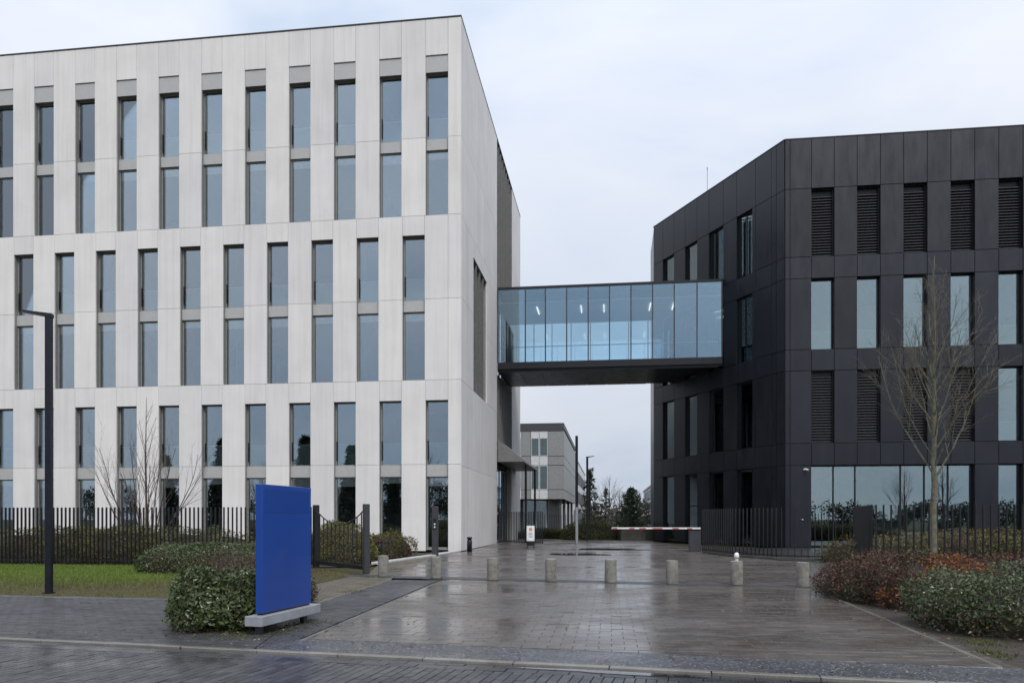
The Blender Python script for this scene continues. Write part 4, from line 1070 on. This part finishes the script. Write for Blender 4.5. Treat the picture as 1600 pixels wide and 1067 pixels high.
# conifers and far trees
def conifer(name, label, loc, H, Wd, n, cols, group=None, base=.06, droop=.15, exp=1.0):
    t = empty(name, (*loc, 0), 0, label, 'tree', group)
    MB().tube([(0, 0, -.1), (0, 0, H * .5), (0, 0, H)], [Wd * .09, Wd * .05, .02], 8).build('trunk', 'bark_far', t)
    nb = int(n / 40); P_, N_, C_ = [], [], []; bm2 = MB()
    for k in range(nb):
        f = (k + random.random()) / nb; z = H * (base + (1 - base) * f); L = Wd * ((1 - f) ** exp * .95 + .05) * random.uniform(.65, 1.12) * min(1, .55 + f * 3.5); az = k * 2.39996 + random.uniform(-.3, .3)
        tip = Vector((math.cos(az) * L, math.sin(az) * L, z - L * droop + random.gauss(0, .1)))
        bm2.tube([(0, 0, z), (tip.x * .5, tip.y * .5, z + .02 * L), tuple(tip)], [.03, .02, .008], 3, False)
        for j in range(40):
            s = random.random() ** .6; lat = random.gauss(0, .16) * L * (1.15 - s * .7)
            P_.append((math.cos(az) * L * s - math.sin(az) * lat, math.sin(az) * L * s + math.cos(az) * lat, z - L * droop * s + random.gauss(0, .06) * H * .12 + .05))
            v = Vector((random.gauss(0, .6) + math.cos(az) * .3, random.gauss(0, .6) + math.sin(az) * .3, .8 + random.gauss(0, .4))).normalized(); N_.append(tuple(v))
            c = random.choice(cols); q = random.uniform(.7, 1.3); C_.append((c[0] * q, c[1] * q, c[2] * q))
    bm2.build('branches', 'bark_far', t)
    o = link('crown', leaf_mesh('crown', P_, N_, H * .055, C_, .35), 'needle', t); o['kind'] = 'stuff'; return t
NEED = [(.020, .040, .016), (.028, .050, .02), (.016, .030, .014), (.035, .055, .022)]
NEED2 = [(.05, .06, .03), (.065, .075, .04), (.035, .045, .022)]
conifer('conifer', 'dark green cone shaped conifer at the end of the driveway', ((986 - CX) / F * 74, 74), 4.35, 2.0, 5200, NEED, base=.02, droop=-.25, exp=.62)
conifer('conifer', 'tall thin conifer behind the farthest lamp post', ((922 - CX) / F * 96, 96), 7.6, 2.2, 1300, NEED2 + NEED[:2], droop=.1)
conifer('conifer', 'sparse grey green conifer before the far wood', ((947 - CX) / F * 100, 100), 5.4, 2.0, 1000, NEED2 + [(.075, .07, .05)], droop=.05)
random.seed(11)
far0 = bare_tree('bare_tree', 'leafless tree of the far wood beyond the driveway', ((952 - CX) / F * 120, 120), 2.5, 8.3, .16, 14, 'bark_far', 2.3, 3, .7, 'leafless trees of the far wood')
def copy_tree(o, loc, rz, s, label=None, group=None):
    r = o.copy(); COL.objects.link(r); r.location = (*loc, 0); r.rotation_euler = (0, 0, rz); r.scale = (s, s, s)
    if label: r['label'] = label
    if group: r['group'] = group
    for ch in list(o.children):
        c = ch.copy(); COL.objects.link(c); c.parent = r
    return r
for px, Y, s in ((930, 124, .85), (968, 128, .8), (975, 118, .62), (915, 132, .8), (1000, 126, .75)):
    copy_tree(far0, ((px - CX) / F * Y, Y), random.uniform(0, 6), s)
# far wood reads as one mass: brush-like leaf mass low at the horizon
def wood(name, label, x0, x1, y0, y1, h, n, size, cols):
    P_ = np.column_stack([np.random.uniform(x0, x1, n), np.random.uniform(y0, y1, n), np.random.beta(1.1, 1.6, n) * h])
    P_[:, 2] *= .7 + .3 * np.sin(P_[:, 0] * .35) * np.sin(P_[:, 0] * .11 + 1)
    N_ = np.random.normal(size=(n, 3)); N_ /= np.linalg.norm(N_, axis=1, keepdims=True)
    c = np.array(cols)[np.random.randint(0, len(cols), n)] * np.random.uniform(.7, 1.3, (n, 1))
    o = link(name, leaf_mesh(name, P_, N_, size, c, .4), 'needle'); tag(o, label, 'wood', kind='stuff'); return o
wood('far_wood', 'hazy brown far wood closing the view between the buildings', -30, 60, 150, 175, 6.5, 14000, .9, [(.075, .065, .055), (.06, .058, .045), (.05, .055, .035)])
# the other side of the street, mirrored in the windows
random.seed(3)
c0 = conifer('conifer', 'dark conifer across the street, mirrored in the lower office windows', (-45, -25), 12.5, 3.2, 5200, NEED, 'conifers across the street', droop=.2)
for x, y, s in ((-39, -27, .9), (-58, -25, 1.0), (-70, -28, .85), (-33.5, -29, .68)):
    copy_tree(c0, (x, y), random.uniform(0, 6), s)
b0 = bare_tree('bare_tree', 'leafless tree across the street, mirrored in the office windows', (-26.5, -24), 2.2, 11, .2, 16, 'bark_far', 2.0, 3, .7, 'leafless trees across the street')
for x, y, s in ((-51, -24, .9), (-64, -26, 1.0), (35, -25, .75), (40, -27, .8), (-14, -25, .8), (14, -26, .7), (52, -27, .8)):
    copy_tree(b0, (x, y), random.uniform(0, 6), s)
def thicket(name, label, cl, size, cols):
    P_, C_ = [], []
    for x, y, z, r, n in cl:
        q = np.random.normal(size=(n, 3)); q /= np.linalg.norm(q, axis=1, keepdims=True); q *= (r * np.random.rand(n) ** .45)[:, None] * np.array((1, 1, .8))
        P_.append(q + np.array((x, y, z))); c = np.array(cols[np.random.randint(len(cols))]); C_.append(c * np.random.uniform(.6, 1.4, (n, 1)))
    P_ = np.concatenate(P_); C_ = np.concatenate(C_); P_[:, 2] = np.abs(P_[:, 2])
    N_ = np.random.normal(size=P_.shape); N_ /= np.linalg.norm(N_, axis=1, keepdims=True)
    o = link(name, leaf_mesh(name, P_, N_, size, C_, .5), 'needle'); tag(o, label, 'wood', kind='stuff')
cl = []
for k in range(420):
    x = random.uniform(-95, 75); top = 7.6 if x < -6 else 7.6 - min(1, (x + 6) / 14) * 3.4
    top *= .8 + .25 * math.sin(x * .31) * math.sin(x * .17 + 2)
    cl.append((x, random.uniform(-38, -31), top * random.random() ** .6, random.uniform(.9, 1.6), 170))
thicket('roadside_wood', 'dark undergrowth and evergreens along the far side of the street', cl, .34, NEED + [(.05, .045, .03), (.04, .045, .02)])

# fallen leaves and grit on the paving
random.seed(9); n = 900; P_, C_ = [], []
for k in range(n):
    q = random.random()
    if q < .35: p_ = S(random.uniform(-9, 6), random.uniform(.15, .95)); z = .004
    elif q < .6:
        t = random.random(); p_ = (4.95 + 1.6 * t + random.gauss(.35, .35), 7.8 + 8.3 * t + random.gauss(0, .2)); z = .012
    elif q < .8: p_ = (random.gauss(-3.6, .7), random.gauss(9.9, .5)); z = .008
    else: p_ = (random.uniform(-2.4, 5), random.uniform(9, 17)); z = .009
    P_.append((p_[0], p_[1], z + .003)); C_.append(random.choice([(.20, .13, .05), (.12, .07, .03), (.28, .24, .08), (.3, .28, .24), (.09, .06, .03)]))
N_ = np.random.normal(size=(n, 3)) * .25 + np.array((0, 0, 1)); N_ /= np.linalg.norm(N_, axis=1, keepdims=True)
o = link('fallen_leaves', leaf_mesh('fallen_leaves', P_, N_, .035, C_, .6), 'leaf'); tag(o, 'small fallen leaves and grit scattered over the wet paving', 'leaves', kind='stuff')
